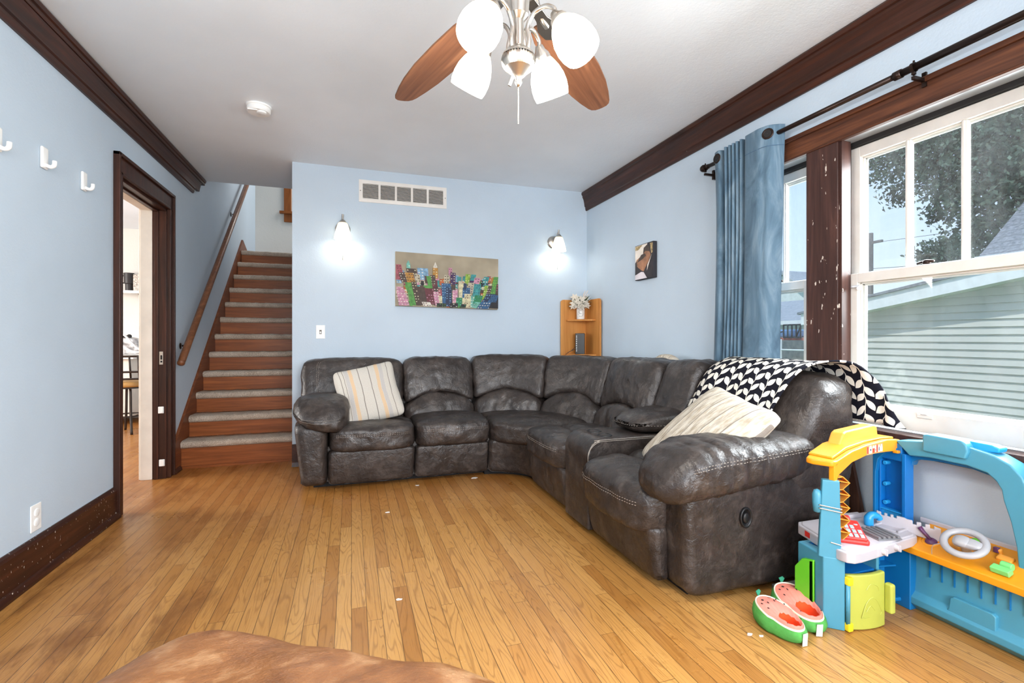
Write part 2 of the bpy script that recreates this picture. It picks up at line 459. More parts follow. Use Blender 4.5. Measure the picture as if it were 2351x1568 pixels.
# rear wall behind the camera with a wide opening added for the fill light
b = B(); b.box(XL - WT, YR - .1, 0, -.9, YR, ZC); b.box(1.9, YR - .1, 0, XR + .16, YR, ZC); b.box(-.9, YR - .1, 0, 1.9, YR, .7); b.box(-.9, YR - .1, 2.3, 1.9, YR, ZC)
struct(b, 'wall_rear', 'wall')
# kitchen beyond the doorway
b = B(); b.box(-5.2, 7.85, 0, XL - WT, 7.98, ZC); b.box(-5.3, 2.2, 0, -5.2, 7.98, ZC); b.box(-5.2, 2.1, 0, XL - WT, 2.2, ZC); b.box(-5.2, 7.8, 0, -1.6, 7.85, .12)
struct(b, 'wall_kitchen', 'beige')
# crown mouldings, running along y
def crown(name, xw, sgn, y0, y1, stag):
    prof = [(0, -.185), (.012, -.185), (.018, -.165), (.018, -.15), (.026, -.143), (.03, -.11), (.038, -.075), (.05, -.05), (.05, -.035), (.058, -.03), (.062, -.012), (.055, 0), (0, 0)]
    parts = [prof] if not stag else None
    bb = B()
    if not stag:
        bb.prism(prof, (xw, y0, ZC - .001), (sgn, 0, 0), (0, 0, 1), (0, y1 - y0, 0))
    else:   # the end of this run is cut in three unequal steps
        lowp = [(0, -.185), (.012, -.185), (.018, -.165), (.018, -.15), (.026, -.143), (.026, -.135), (0, -.135)]
        mid = [(0, -.135), (.026, -.135), (.03, -.11), (.038, -.075), (.044, -.06), (0, -.06)]
        top = [(0, -.055), (.046, -.055), (.05, -.05), (.05, -.035), (.058, -.03), (.062, -.012), (.055, 0), (0, 0)]
        for p, e in ((lowp, y1), (mid, y1 + .12), (top, y1 + .2)):
            bb.prism(p, (xw, y0, ZC - .001), (sgn, 0, 0), (0, 0, 1), (0, e - y0, 0))
    return struct(bb, name, 'trim')
crown('trim_1', XL, 1, YR, 5.0, True)
crown('trim_2', XR, -1, YR, YB, False)
# baseboards
def base(name, segs):
    bb = B()
    for (x, sg, y0, y1) in segs:
        prof = [(0, 0), (.038, 0), (.038, .012), (.03, .03), (.02, .034), (.02, .165), (.014, .178), (.006, .186), (0, .186)]
        bb.prism(prof, (x, y0, 0), (sg, 0, 0), (0, 0, 1), (0, y1 - y0, 0))
    return struct(bb, name, 'basew')
base('baseboard_left', [(XL, 1, YR, 3.50), (XL, 1, 4.45, 4.6)])
base('baseboard_right', [(XR, -1, YR, YB)])
b = B(); b.prism([(0, 0), (.03, 0), (.02, .034), (.02, .186), (0, .186)], (-.474, YB, 0), (0, -1, 0), (0, 0, 1), (XR + .474, 0, 0)); struct(b, 'baseboard_back', 'trim')
# ---------------------------------------------------------------- doorway
door = tag(thing('door_1', None, None, (XL, 4.0, 0)), kind='structure')
b = B(); XF = XL + .022
for y0, y1 in ((3.497, DY0), (DY1, 4.45)): b.box(XL, y0, 0, XF, y1, DZ)
b.box(XL, 3.497, DZ, XF, 4.45, 2.2)
b.build('casing', 'trimv', door, bevel=.004)
b = B()
for y0, y1 in ((3.49, 3.51), (4.437, 4.456)): b.box(XL, y0, 0, XF + .014, y1, 2.205)
b.box(XL, 3.49, 2.182, XF + .014, 4.456, 2.205)
for y0, y1 in ((3.534, DY0 + .002), (DY1 - .002, 4.39)): b.box(XL, y0, 0, XF + .006, y1, DZ + .018)
b.box(XL, 3.534, DZ - .002, XF + .006, 4.39, DZ + .018)
b.build('casing_band', 'trimv', door, bevel=.004)
b = B(); j = .02
b.box(XL - .09, DY0, 0, XL + .004, DY0 + j, DZ); b.box(XL - .09, DY1 - j, 0, XL + .004, DY1, DZ); b.box(XL - .09, DY0, DZ - j, XL + .004, DY1, DZ)
b.box(XL - .072, DY1 - j - .012, 0, XL - .045, DY1 - j, DZ - j); b.box(XL - .072, DY0 + j, 0, XL - .045, DY0 + j + .012, DZ - j); b.box(XL - .072, DY0, DZ - j - .012, XL - .045, DY1, DZ - j)
b.build('jamb', 'trimv', door, bevel=.002)
b = B()
b.box(XL - .163, DY0, 0, XL - .087, DY0 + j, DZ); b.box(XL - .163, DY1 - j - .003, 0, XL - .087, DY1, DZ); b.box(XL - .163, DY0, DZ - j - .003, XL - .087, DY1, DZ)
tag(b.build('jamb', 'jamb', door, bevel=.002), 'cream painted kitchen side of the jamb')
b = B(); b.box(XL - .178, DY1 - .01, 0, XL - WT, DY1 + .1, 2.2); b.box(XL - .178, DY0 - .1, 0, XL - WT, DY0 + .01, 2.2); b.box(XL - .178, DY0 - .1, DZ - .01, XL - WT, DY1 + .1, 2.2)
tag(b.build('casing', 'jamb', door, bevel=.004), 'cream painted kitchen side casing')
yj = DY1 - j
p = at(370, 822, Y=yj)
b = B(); b.box(p.x - .012, yj - .003, p.z - .05, p.x + .012, yj, p.z + .05); b.box(p.x - .004, yj - .005, p.z - .012, p.x + .008, yj - .002, p.z + .022, 1); b.box(p.x - .004, yj - .005, p.z - .034, p.x + .008, yj - .002, p.z - .02, 1)
tag(b.build('strike_plate', ['metal', 'dark'], door, bevel=.001), 'worn metal strike plate')
for (u, v, nm) in ((370, 941, 'upper'), (372, 1062, 'lower')):
    p = at(u, v, Y=yj)
    b = B(); b.box(p.x - .017, yj - .014, p.z - .026, p.x + .02, yj, p.z + .026); b.box(p.x + .008, yj - .02, p.z - .02, p.x + .018, yj - .012, p.z + .02)
    single(b, 'gate_catch', 'white', 'white plastic gate catch stuck on the brown door jamb, %s of two' % nm, 'catch', 'gate catches on the door jamb', bevel=.004)
# ---------------------------------------------------------------- windows
def window(name, yy, n, vis):
    w = tag(thing(name, None, None, (XR, sum(yy) / 2, WZ0)), kind='structure')
    y0, y1 = yy
    bb = B()                                        # channels and stops lining the opening
    bb.box(XR + .002, y1 - .012, WZ0, XR + .15, y1, WZ1); bb.box(XR + .002, y0, WZ0, XR + .15, y0 + .012, WZ1); bb.box(XR + .002, y0, WZ1 - .012, XR + .15, y1, WZ1)
    bb.build('channel', 'steel', w)
    bb = B()
    for ya, yb_ in ((y1 - .02, y1 - .012), (y0 + .012, y0 + .02)): bb.box(XR + .075, ya, 1.40, XR + .098, yb_, WZ1 - .012)
    bb.box(XR + .075, y0, WZ1 - .034, XR + .099, y1, WZ1 - .012); bb.build('jamb_liner', 'dark', w)
    def sash(nm, xa, xb, za, zb, st, top, bot, mun):
        q = B(); a, c = y0 + .02, y1 - .02
        q.box(xa, a, za, xb, a + st, zb); q.box(xa, c - st, za, xb, c, zb); q.box(xa, a + st, za, xb, c - st, za + bot); q.box(xa, a + st, zb - top, xb, c - st, zb)
        xm = xa + .012                              # inner bead
        for k in (1, 2):
            q.box(xm + .008 * k, a + st - .001, za + bot, xb, a + st + .009 * k, zb - top); q.box(xm + .008 * k, c - st - .009 * k, za + bot, xb, c - st + .001, zb - top)
            q.box(xm + .008 * k, a + st, za + bot - .001, xb, c - st, za + bot + .008 * k); q.box(xm + .008 * k, a + st, zb - top - .008 * k, xb, c - st, zb - top + .001)
        for k in range(1, mun):
            ym = a + st + (c - a - 2 * st) * k / mun
            q.box(xa + .006, ym - .011, za + bot, xb - .004, ym + .011, zb - top); q.box(xa, ym - .005, za + bot, xb - .006, ym + .005, zb - top)
        so = q.build(nm, 'sash', w, bevel=.0025)
        g = B(); g.box((xa + xb) / 2 + .006, a + st - .004, za + bot - .004, (xa + xb) / 2 + .009, c - st + .004, zb - top + .004); g.build('pane', 'glass', so)
        return so
    up = sash('upper_sash', XR + .096, XR + .13, 1.355, WZ1 - .036, .046, .05, .035, 4 if n == 1 else 2)
    lo = sash('lower_sash', XR + .055, XR + .09, WZ0 + .012, 1.395, .062, .045, .085, 1)
    q = B(); yl = y1 - .02                           # screen and storm frame outside
    for xa in (XR + .135,):
        q.box(xa, y0, WZ0, xa + .018, y0 + .06, WZ1); q.box(xa, y1 - .064, WZ0, xa + .018, y1, WZ1); q.box(xa, y0, WZ1 - .09, xa + .018, y1, WZ1); q.box(xa, y0, 1.35, xa + .018, y1, 1.385); q.box(xa, y0, WZ0, xa + .018, y1, WZ0 + .06)
    q.build('storm_frame', 'sash', w, bevel=.003)
    q = B(); ym = (y0 + y1) / 2 + (.05 if n == 1 else -.2)
    if n == 1: ym = at(2130, 602, X=XR + .07).y
    else: ym = at(1790, 650, X=XR + .07).y
    q.tube([(XR + .062, ym, 1.398), (XR + .062, ym, 1.412)], .014, 10); q.tube([(XR + .062, ym + .035, 1.404), (XR + .06, ym, 1.412), (XR + .058, ym - .03, 1.406)], .006, 8)
    q.build('sash_lock', 'bronze', w, smooth=True)
    if n == 1:
        q = B()
        for k in (.045, .9): q.box(XR + .05, y1 - k - .045, 1.325, XR + .056, y1 - k + .045, 1.337)
        p = at(1972, 662, X=XR + .05); q.ball((p.x, p.y, p.z), .012, 1); q.build('tilt_latch', ['steel', 'white'], w, smooth=True)
        p = at(2122, 955, X=XR + .05)
        q = B(); q.box(XR + .05, p.y - .03, p.z - .012, XR + .058, p.y + .03, p.z + .006); q.box(XR + .042, p.y - .012, p.z + .004, XR + .058, p.y + .012, p.z + .012); q.build('sash_lift', 'sash', w, bevel=.003)
    return w
w1 = window('window_1', W1, 1, True)
w2 = window('window_2', W2, 2, True)
# head, mullion and side casings, stool and apron shared by the two windows
wc = tag(thing('trim_3', None, None, (XR, 1.84, WZ0)), kind='structure')
b = B(); b.box(XR - .022, .66, 2.046, XR, 2.52, 2.15); b.build('head_casing', 'head', wc, bevel=.003)
b = B(); b.box(XR - .034, .65, 2.142, XR, 2.53, 2.166); b.box(XR - .028, .66, 2.044, XR, 2.52, 2.056); b.build('head_band', 'head', wc, bevel=.004)
b = B(); b.box(XR - .022, 1.735, WZ0, XR, 1.907, 2.046); b.build('mullion_casing', 'trimw', wc, bevel=.003)
b = B(); b.box(XR - .01, 1.722, WZ0, XR + .05, 1.735, 2.046); b.box(XR, 1.735, WZ0, XR + .05, 1.76, 2.046); b.box(XR, 1.905, WZ0, XR + .05, 1.917, 2.046); b.build('stop', 'trimw', wc)
b = B(); b.box(XR - .022, .68, WZ0, XR, .80, 2.046); b.box(XR - .022, 2.40, WZ0, XR, 2.50, 2.046); b.build('side_casing', 'trimv', wc, bevel=.003)
b = B(); b.box(XR - .036, .62, WZ0 - .03, XR + .06, 2.56, WZ0 + .004); b.build('stool', 'trimw', wc, bevel=.005)
b = B(); b.box(XR - .02, .66, WZ0 - .085, XR, 2.52, WZ0 - .03); b.build('apron', 'trim', wc, bevel=.003)
# unseen window added in the rear wall to carry the fill light
w3 = tag(thing('window_rear_added', None, None, (.5, YR, .7)), kind='structure')
b = B()
for x in (-.9, .0, .96, 1.86): b.box(x, YR - .08, .7, x + .04, YR - .03, 2.3)
b.box(-.9, YR - .08, .7, 1.9, YR - .03, .75); b.box(-.9, YR - .08, 2.25, 1.9, YR - .03, 2.3); b.box(-.9, YR - .08, 1.48, 1.9, YR - .03, 1.52); b.build('sash', 'sash', w3)
# brown window trim at the top of the stairs
b = B(); p = at(652, 500, Y=7.96); q_ = at(653, 435, Y=7.96)
b.box(p.x, 7.95, p.z + .1, p.x + .1, 7.98, 4.2); b.box(p.x - .06, 7.93, p.z + .06, p.x + 1.2, 7.98, p.z + .1); b.box(p.x, 7.955, p.z - .06, p.x + 1.1, 7.98, p.z + .06); b.box(p.x + 1.0, 7.95, p.z + .1, p.x + 1.1, 7.98, 4.2); b.box(p.x, 7.95, 4.2, p.x + 1.1, 7.98, 4.3)
struct(b, 'trim_4', 'oldtrim', bevel=.004)
# ---------------------------------------------------------------- stairs
st = thing('staircase', 'carpeted wooden staircase climbing between blue walls, left of the sofa', 'staircase', (-.9, 4.6, 0))
XS0, XS1 = XL + .022, -.474
RISE, RUN, Y1 = .1793, .2086, 4.632
random.seed(3)
for k in range(12):
    y = Y1 + RUN * k; z = RISE * k
    b = B(); b.box(XS0, y, z, XS1, y + .02, z + RISE - .004); b.build('riser', 'riser', st)
    b = B()
    dep = RUN + .02 if k < 11 else 1.0
    nx, prof = 40, [(.03, -.004), (-.012, -.004), (-.026, .006), (-.032, .022), (-.03, .038), (-.016, .05), (.02, .054), (dep * .5, .052), (dep, .052), (dep, 0)]
    vs, fs = [], []
    for i in range(nx + 1):
        x = XS0 + .002 + (XS1 - XS0 - .004) * i / nx
        for (dy, dz) in prof:
            w_ = noise.noise(Vector((x * 14, k * 5.1, dz * 20))) * .005 + noise.noise(Vector((x * 45, k * 3.3, dz * 60 + dy * 30))) * .003
            vs.append((x, y + dy - (w_ if dz > 0 else 0), z + RISE + dz - .006 + (w_ if dz > .03 else 0)))
    m_ = len(prof)
    for i in range(nx):
        for q in range(m_ - 1): fs.append((i * m_ + q, i * m_ + q + 1, (i + 1) * m_ + q + 1, (i + 1) * m_ + q))
    b.add(vs, fs); b.build('carpet_tread', 'carpet', st, smooth=True)
b = B(); e = .115
b.prism([(4.47, 0), (4.47, .2), (4.58, .30), (Y1 + RUN * 11 + .10, RISE * 12 + .20), (Y1 + RUN * 11 + .55, RISE * 12 + .04), (Y1 + RUN * 11 + .55, RISE * 12 - .1), (Y1 + RUN * 2, 0)], (XL, 0, 0), (0, 1, 0), (0, 0, 1), (.021, 0, 0))
b.build('stringer', 'string', st)
b = B(); b.box(XS0, Y1 - .012, 0, XS1, Y1, .018); b.build('shoe_moulding', 'riser', st)
# handrail
hr = thing('handrail', 'round brown wooden handrail sloping up the blue stairwell wall', 'handrail', (XL + .07, 4.7, .87))
pa = at(415, 835, X=XL + .075); pb = at(570, 415, X=XL + .075)
d = (pb - pa).normalized(); pe = pb + d * .35
b = B(); b.tube([pa - d * .012, pa - d * .006, pa, pa + d * .012, pa + d * .02, pa + d * .03] + [pa.lerp(pe, t) for t in (.3, .6, 1)], [.004, .016, .026, .028, .024, .027, .027, .027, .027], 14); b.build('rail', 'rail', hr, smooth=True)
for t in (.085, .70):
    q = pa.lerp(pe, t)
    b = B(); b.tube([q + Vector((0, 0, -.02)), q + Vector((-.015, 0, -.06)), q + Vector((-.06, 0, -.075))], .007, 8); b.lathe([(.001, .006), (.025, .004), (.027, 0)], (XL + .002, q.y, q.z - .075), 14, 0, Matrix.Rotation(PI / 2, 4, 'Y')); b.build('bracket', 'bronze', hr, smooth=True)
# ================================================================ the sectional sofa
CXs, CYs = 1.0, 3.33
def SM(s, n, z):
    """sofa path: s runs along the seats (back wall, corner wedge, right wall), n from front to back, z up"""
    if s <= 1.0: return Vector((s, CYs + n, z))
    if s < 2.1:
        t = (s - 1.0) / 1.1 * PI / 2
        return Vector((CXs + n * math.sin(t), CYs + n * math.cos(t), z))
    return Vector((CXs + n, CYs - (s - 2.1), z))
R0 = 2.1
sofa = thing('sectional_sofa', 'large charcoal brown leather corner sofa with console and reclining seats', 'sofa', (CXs, CYs, 0))
LM = ['leather', 'stitch']
def L(a, b, q): return a + (b - a) * (q + 1) / 2
def rows(fn_q, a=-.86, c=.86, n=64): return [fn_q(a + (c - a) * i / n) for i in range(n)]
def seat(s0, s1, n0, n1, z0=.262, z1=.45, seed=0, droop=0.0, nz=8, roll=.006):
    def fn(q):
        s = L(s0, s1, q[0]); n = L(n0, n1, q[1]); z = L(z0, z1, q[2])
        if q[2] > 0: z += .022 * (1 - q[0] ** 2) * (1 - q[1] ** 2) * q[2] - .02 * max(0, q[1]) * q[2]
        n -= .02 * (1 - q[0] ** 2) * max(0, -q[1])
        if q[2] > 0: z -= roll * math.exp(-((q[1] + .22) / .10) ** 2)
        z -= droop * max(0, -q[1]) ** 2
        return SM(s, n, z)
    st_ = [rows(lambda t: (t, -1, .42)), rows(lambda t: (t, -1, .30))]
    puff(fn, (34, 26, nz + 4), 6.5, .009, 9.5, seed, stitch=st_).build('seat_cushion', LM, sofa, smooth=True)
def rest(s0, s1, n0, z1=.285, seed=0):
    def fn(q):
        n = L(n0, n0 + .10, q[1]); z = L(.035, z1, q[2])
        n += .035 * (1 - (q[2] + 1) / 2) ** 2 * (q[1] < 0)
        return SM(L(s0, s1, q[0]), n, z)
    puff(fn, (34, 4, 20), 12, .008, 9, seed, an=(1.3, 1.3, .5)).build('footrest', LM, sofa, smooth=True)
def back(s0, s1, n0, lean, nr, zt=.925, split=True, seed=0, zb=.36, zs=.505, ar=.105, sx=()):
    def ze(q): return zs + ar * (1 - abs(q) ** 2.2)
    def up(q):
        lo = ze(q[0]) if split else zb
        z = lo + (zt - lo) * (q[2] + 1) / 2
        if q[2] > 0: z -= .012 * abs(q[0]) ** 4
        nf = n0 + lean * (z - .42) - .018 * (1 - q[0] ** 2) * (1 - q[2] ** 2)
        return SM(L(s0, s1, q[0]), nf + (nr - nf) * (q[1] + 1) / 2, z)
    puff(up, (34, 10, 24), 8.0 if split else 6.5, .011, 8.5, seed, stitch=[rows(lambda t, a_=a_: (a_, -1, t), -.92, .92, 46) for a_ in sx]).build('back_cushion', LM, sofa, smooth=True)
    if split:
        def lo(q):
            z = zb + (ze(q[0]) + .012 - zb) * (q[2] + 1) / 2
            nf = n0 - .015 + lean * (z - .42) - .03 * (1 - q[0] ** 2) * (1 - q[2] ** 2)
            return SM(L(s0 + .004, s1 - .004, q[0]), nf + (nr - .05 - nf) * (q[1] + 1) / 2, z)
        puff(lo, (32, 10, 18), 7.0, .013, 10, seed + 40).build('lumbar_cushion', LM, sofa, smooth=True)
def band(s0, s1, n0, n1, z0, z1, seg, b):
    vs, fs = [], []
    for i in range(seg + 1):
        s = s0 + (s1 - s0) * i / seg
        vs += [SM(s, n0, z0), SM(s, n1, z0), SM(s, n1, z1), SM(s, n0, z1)]
    for i in range(seg):
        for q in range(4): fs.append((i * 4 + q, i * 4 + (q + 1) % 4, i * 4 + 4 + (q + 1) % 4, i * 4 + 4 + q))
    fs += [(0, 1, 2, 3), (seg * 4 + 3, seg * 4 + 2, seg * 4 + 1, seg * 4)]
    b.add(vs, fs)
b = B(); band(-.26, 1.0, .42, .94, .0, .06, 2, b); band(1.0, R0, .36, .98, 0, .06, 12, b); band(R0, R0 + 1.64, .34, 1.08, 0, .06, 2, b)
b.build('base', 'dark', sofa)
b = B(); band(-.34, 1.0, .36, 1.0, .05, .30, 2, b); band(1.0, R0, .32, 1.02, .05, .30, 14, b); band(R0, R0 + 1.70, .32, 1.16, .05, .30, 2, b)
b.build('frame', 'leather', sofa)
b = B(); band(-.36, 1.0, .95, 1.02, .05, .82, 2, b); band(1.0, R0, .97, 1.04, .05, .82, 16, b); band(R0, R0 + 1.70, 1.10, 1.2, .05, .82, 2, b)
b.build('back_panel', 'leather', sofa)
# left run: arm, two seats
def fn(q):
    z = L(.03, .49, q[2]); return SM(L(-.385 + .055 * (1 - z / .49), -.16, q[0]), L(.255 + .03 * (1 - z / .49), .98, q[1]), z)
puff(fn, (6, 16, 14), 9, .004, 7, 1).build('arm_panel', LM, sofa, smooth=True)
def fn(q):
    t = (q[1] + 1) / 2
    z = L(.425 - .02 * (q[0] + 1) * (1 - t), .675 - .02 * t, q[2]) - .05 * max(0, -q[1]) ** 3 * (q[2] > -.5)
    return SM(L(-.40, -.005, q[0]) + .0, L(.205, .88, q[1]) + .05 * abs(q[2]) * max(0, -q[1]), z + .035 * (-q[0]) * (q[2] < 0))
puff(fn, (24, 30, 20), 2.9, .012, 11, 2, stitch=[rows(lambda t: (t, -1, .0), -.9, .75), rows(lambda t: (t, -1, .14), -.9, .75)], an=(1, .5, 1)).build('arm_pad', LM, sofa, smooth=True)
seat(-.155, .452, .245, .82, seed=3); seat(.452, 1.045, .24, .82, .265, .462, seed=4)
rest(-.155, .446, .27, seed=5); rest(.45, 1.03, .275, .28, seed=6)
back(-.385, .418, .73, .30, 1.05, .912, seed=7, sx=(-.70, -.66)); back(.418, 1.02, .72, .30, 1.05, .915, seed=8)
# corner wedge
def fn(q):
    z = L(.262, .445, q[2]); n = L(.22, .84, q[1]) - .03 * (1 - q[0] ** 2) * max(0, -q[1])
    if q[2] > 0: z += .02 * (1 - q[0] ** 2) * (1 - q[1] ** 2) * q[2]
    return SM(L(1.03, 2.11, q[0]), n, z)
puff(fn, (44, 26, 12), 6.0, .010, 9, 9).build('seat_cushion', LM, sofa, smooth=True)
def fn(q): return SM(L(1.03, 2.10, q[0]), L(.235, .36, q[1]) + .02 * (1 - q[2]) * (q[1] < 0), L(.03, .30, q[2]))
puff(fn, (24, 4, 14), 8, .006, 8, 10).build('front_panel', LM, sofa, smooth=True)
back(1.02, 1.555, .74, .30, 1.04, .93, seed=11, zs=.52, ar=.10); back(1.555, 2.115, .74, .30, 1.05, .93, seed=12, zs=.52, ar=.10)
# right run: seat, console, seat, arm
seat(R0 + .04, R0 + .675, .185, .86, seed=13, roll=.035); rest(R0 + .04, R0 + .672, .215, seed=14)
back(R0 + .02, R0 + .66, .745, .30, 1.16, .935, seed=15)
back(R0 + .66, R0 + .985, .76, .36, 1.20, .945, split=False, seed=16)
c0, c1 = R0 + .678, R0 + .978
prof = [(.22, .03), (.22, .42)] + arc((.31, .437), .09, PI, PI / 2, 8) + [(.98, .527), (.98, .03)]
b = B(); vs = []
o = SM(c0, 0, 0)
b.prism(prof, (CXs, o.y, 0), (1, 0, 0), (0, 0, 1), (0, -(c1 - c0), 0)); cons = b.build('console', 'leather', sofa, bevel=.012, seg=3)
yy = CYs - (c1 - R0)
pr = [(CXs + p[0] - .001, p[1]) for p in prof[1:-2]] + [(CXs + .95, .527)]
P = catmull([(x, yy - .0005, z - .008) for x, z in pr], 3)
for dz in (.006, .014):
    b = B(); b.tube([p_ + Vector((0, -.001, -dz + .006)) for p_ in P], .0013, 4); b.build('stitching', 'stitch', sofa)
for (u, v) in ((1358, 990), (1400, 998)):
    p = at(u, v, Z=.528)
    b = B(); b.lathe([(.043, 0), (.043, .004), (.038, .005), (.036, .001), (.034, -.006), (.001, -.006)], (CXs + .365, p.y, .527), 24); b.build('cup_holder', 'black', sofa, smooth=True)
def fn(q):
    z = L(.525, .655, q[2]) + .02 * (1 - q[1] ** 2) * (q[2] > 0) - .02 * (1 - q[1]) * (q[2] > 0)
    return SM(L(c0 - .015, c1 + .012, q[0]), L(.52, 1.0, q[1]), z)
puff(fn, (14, 18, 8), 3.4, .006, 9, 17, stitch=[rows(lambda t: (1, t, -.2), -.9, .9, 40), rows(lambda t: (t, -1, -.25), -.9, .9, 30)]).build('console_lid', LM, sofa, smooth=True)
seat(R0 + .985, R0 + 1.60, .150, .86, .25, .465, seed=18, droop=.03, nz=10, roll=.035); rest(R0 + .985, R0 + 1.59, .20, .28, seed=19)
back(R0 + .985, R0 + 1.735, .78, .46, 1.232, .915, split=False, seed=20, sx=(.06, .11))
def fn(q):
    z = L(.02, .47, q[2]); return SM(L(R0 + 1.56, R0 + 1.725, q[0]), L(.262 + .02 * (1 - z / .47), 1.05, q[1]), z)
puff(fn, (8, 22, 16), 10, .005, 6, 21).build('arm_panel', LM, sofa, smooth=True)
def fn(q):
    t = (q[1] + 1) / 2; w = .19 - .02 * t
    zc = .535 + .045 * t - .04 * max(0, -q[1]) ** 4; hz = .115 - .02 * t
    y = 1.685 + q[0] * -w
    z = zc + hz * q[2] - (.025 if q[2] < 0 else 0) * max(0, -q[1]) ** 2
    return Vector((L(1.15, 1.955, q[1]) + .05 * abs(q[2]) * max(0, -q[1]) ** 3, y, z))
puff(fn, (26, 60, 22), 3.1, .013, 9, 22, stitch=[rows(lambda t: (1, t, .34), -.95, .95, 90), rows(lambda t: (1, t, .46), -.95, .95, 90)], an=(2.9, .6, .6)).build('arm_pad', LM, sofa, smooth=True)
hx = at(1712, 1188, Y=1.60)
b = B(); T = Matrix.Rotation(PI / 2, 4, 'X') @ Matrix.Diagonal((.8, 1.15, 1, 1))
b.lathe([(.036, -.004), (.038, .006), (.033, .009), (.028, .005), (.027, -.002), (.001, -.002)], (hx.x, 1.602, hx.z), 28, 0, T)
b.lathe([(.02, -.002), (.02, .005), (.015, .008), (.001, .008)], (hx.x + .001, 1.602, hx.z - .002), 20, 0, T)
b.build('recliner_handle', 'black', sofa, smooth=True)
# ---------------------------------------------------------------- throw pillows and blanket
def pillow(label, C, ux, uy, w, h, th, mat, seed):
    C, ux, uy = Vector(C), Vector(ux).normalized(), Vector(uy).normalized(); uz = ux.cross(uy).normalized(); uy = uz.cross(ux)
    def fn(q):
        r = max(abs(q[0]), abs(q[1])); k = 1 - .10 * (1 - min(1, abs(q[0]) * abs(q[1]) + .0))
        e = (1 - abs(q[0]) ** 2.6) * (1 - abs(q[1]) ** 2.6)
        px_ = q[0] * w / 2 * (1 - .055 * (1 - q[1] ** 2)); py_ = q[1] * h / 2 * (1 - .055 * (1 - q[0] ** 2))
        return C + ux * px_ + uy * py_ + uz * (q[2] * th / 2 * (.12 + .88 * max(0, e) ** .55))
    b = puff(fn, (26, 26, 6), 9, .006, 6, seed, uv=lambda q: (q[0] / 2 + .5, q[1] / 2 + .5))
    single(b, 'throw_pillow', mat, label, 'pillow', 'striped throw pillows on the sofa', tuple(C), smooth=True)
tl, tr, br, bl = at(750, 872, Y=3.98), at(884, 832, Y=4.0), at(945, 945, Y=3.83), at(803, 970, Y=3.80)
cen = (tl + tr + br + bl) / 4
pillow('cream pillow with tan and grey stripes leaning at the left end of the sofa', cen + Vector((0, -.02, 0)), (tr - tl) + (br - bl), (tl - bl) + (tr - br), .47, .47, .17, 'pillow', 1)
tl, tr, bl = at(1620, 878, X=1.86), at(1768, 945, X=1.74), at(1493, 1056, X=1.45)
br = tr + bl - tl; cen = (tr + bl) / 2
pillow('cream ribbed pillow resting against the leaf blanket on the right end seat', cen + Vector((-.01, 0, .0)), (tr - tl) + (br - bl), (tl - bl) + (tr - br), (tr - tl).length * .98, (tl - bl).length * .98, .17, 'pillow2', 2)
p = at(1530, 818, X=2.16)
b = puff(lambda q: Vector((p.x + q[0] * .05, p.y + q[1] * .17, p.z - .17 + q[2] * .185 - .05 * q[1] ** 2)), (6, 14, 14), 4, .004, 8, 5, uv=lambda q: (q[1] / 2 + .5, q[2] / 2 + .5))
single(b, 'throw_pillow', 'pillow2', 'cream pillow tucked behind the sofa backs by the right wall, only its tip showing', 'pillow', 'striped throw pillows on the sofa', (p.x, p.y, p.z - .17), smooth=True)
# blanket over the end recliner back
prof = catmull([(1.775, .47), (1.83, .60), (1.885, .72), (1.935, .82), (1.99, .895), (2.06, .938), (2.135, .95), (2.20, .93), (2.236, .87), (2.245, .79), (2.242, .70)], 4)
prof = [(p[0], p[1]) for p in prof]
NB, NA = len(prof), 34
ends = catmull([(0, 1.79, 0), (.25, 1.745, 0), (.45, 1.69, 0), (.58, 1.63, 0), (.72, 1.575, 0), (.82, 1.535, 0), (.92, 1.48, 0), (1, 1.445, 0)], 8)
def yend(t):
    for a_, c_ in zip(ends[:-1], ends[1:]):
        if a_.x <= t <= c_.x: return a_.y + (c_.y - a_.y) * (t - a_.x) / max(1e-6, c_.x - a_.x)
    return ends[-1].y
b = B(); vs = []; uv = []; fs = []; le = 0
for i, (x, z) in enumerate(prof):
    if i: le += math.hypot(x - prof[i - 1][0], z - prof[i - 1][1])
    t = i / (NB - 1); y1 = yend(t); y0 = 2.335 - .02 * math.sin(t * 5)
    for j in range(NA + 1):
        a = j / NA; y = y0 + (y1 - y0) * a
        nx, nz = prof[min(i + 1, NB - 1)][0] - prof[max(i - 1, 0)][0], prof[min(i + 1, NB - 1)][1] - prof[max(i - 1, 0)][1]
        l = math.hypot(nx, nz); nx, nz = -nz / l, nx / l
        w = .017 + .006 * noise.noise(Vector((y * 7, le * 5, 1))) + .010 * max(0, (a - .86) / .14) ** 1.5
        dz = -.10 * max(0, (1.60 - y)) * (t > .5) - .02 * (1 - min(1, (y0 - y) / .06)) * (0.2 < t < .8)
        dx = -.02 * max(0, (1.62 - y) / .15) * math.sin(y * 60) * (t > .6)
        vs.append((x + nx * w + dx, y, z + nz * w + dz)); uv.append((y, le * 1.0))
for i in range(NB - 1):
    for j in range(NA): fs.append((i * (NA + 1) + j, i * (NA + 1) + j + 1, (i + 1) * (NA + 1) + j + 1, (i + 1) * (NA + 1) + j))
b.add(vs, fs); b.uv = uv
single(b, 'throw_blanket', 'blanket', 'black and cream leaf print blanket draped over the right end sofa back', 'blanket', None, (2.05, 1.95, .93), smooth=True, solid=.008)
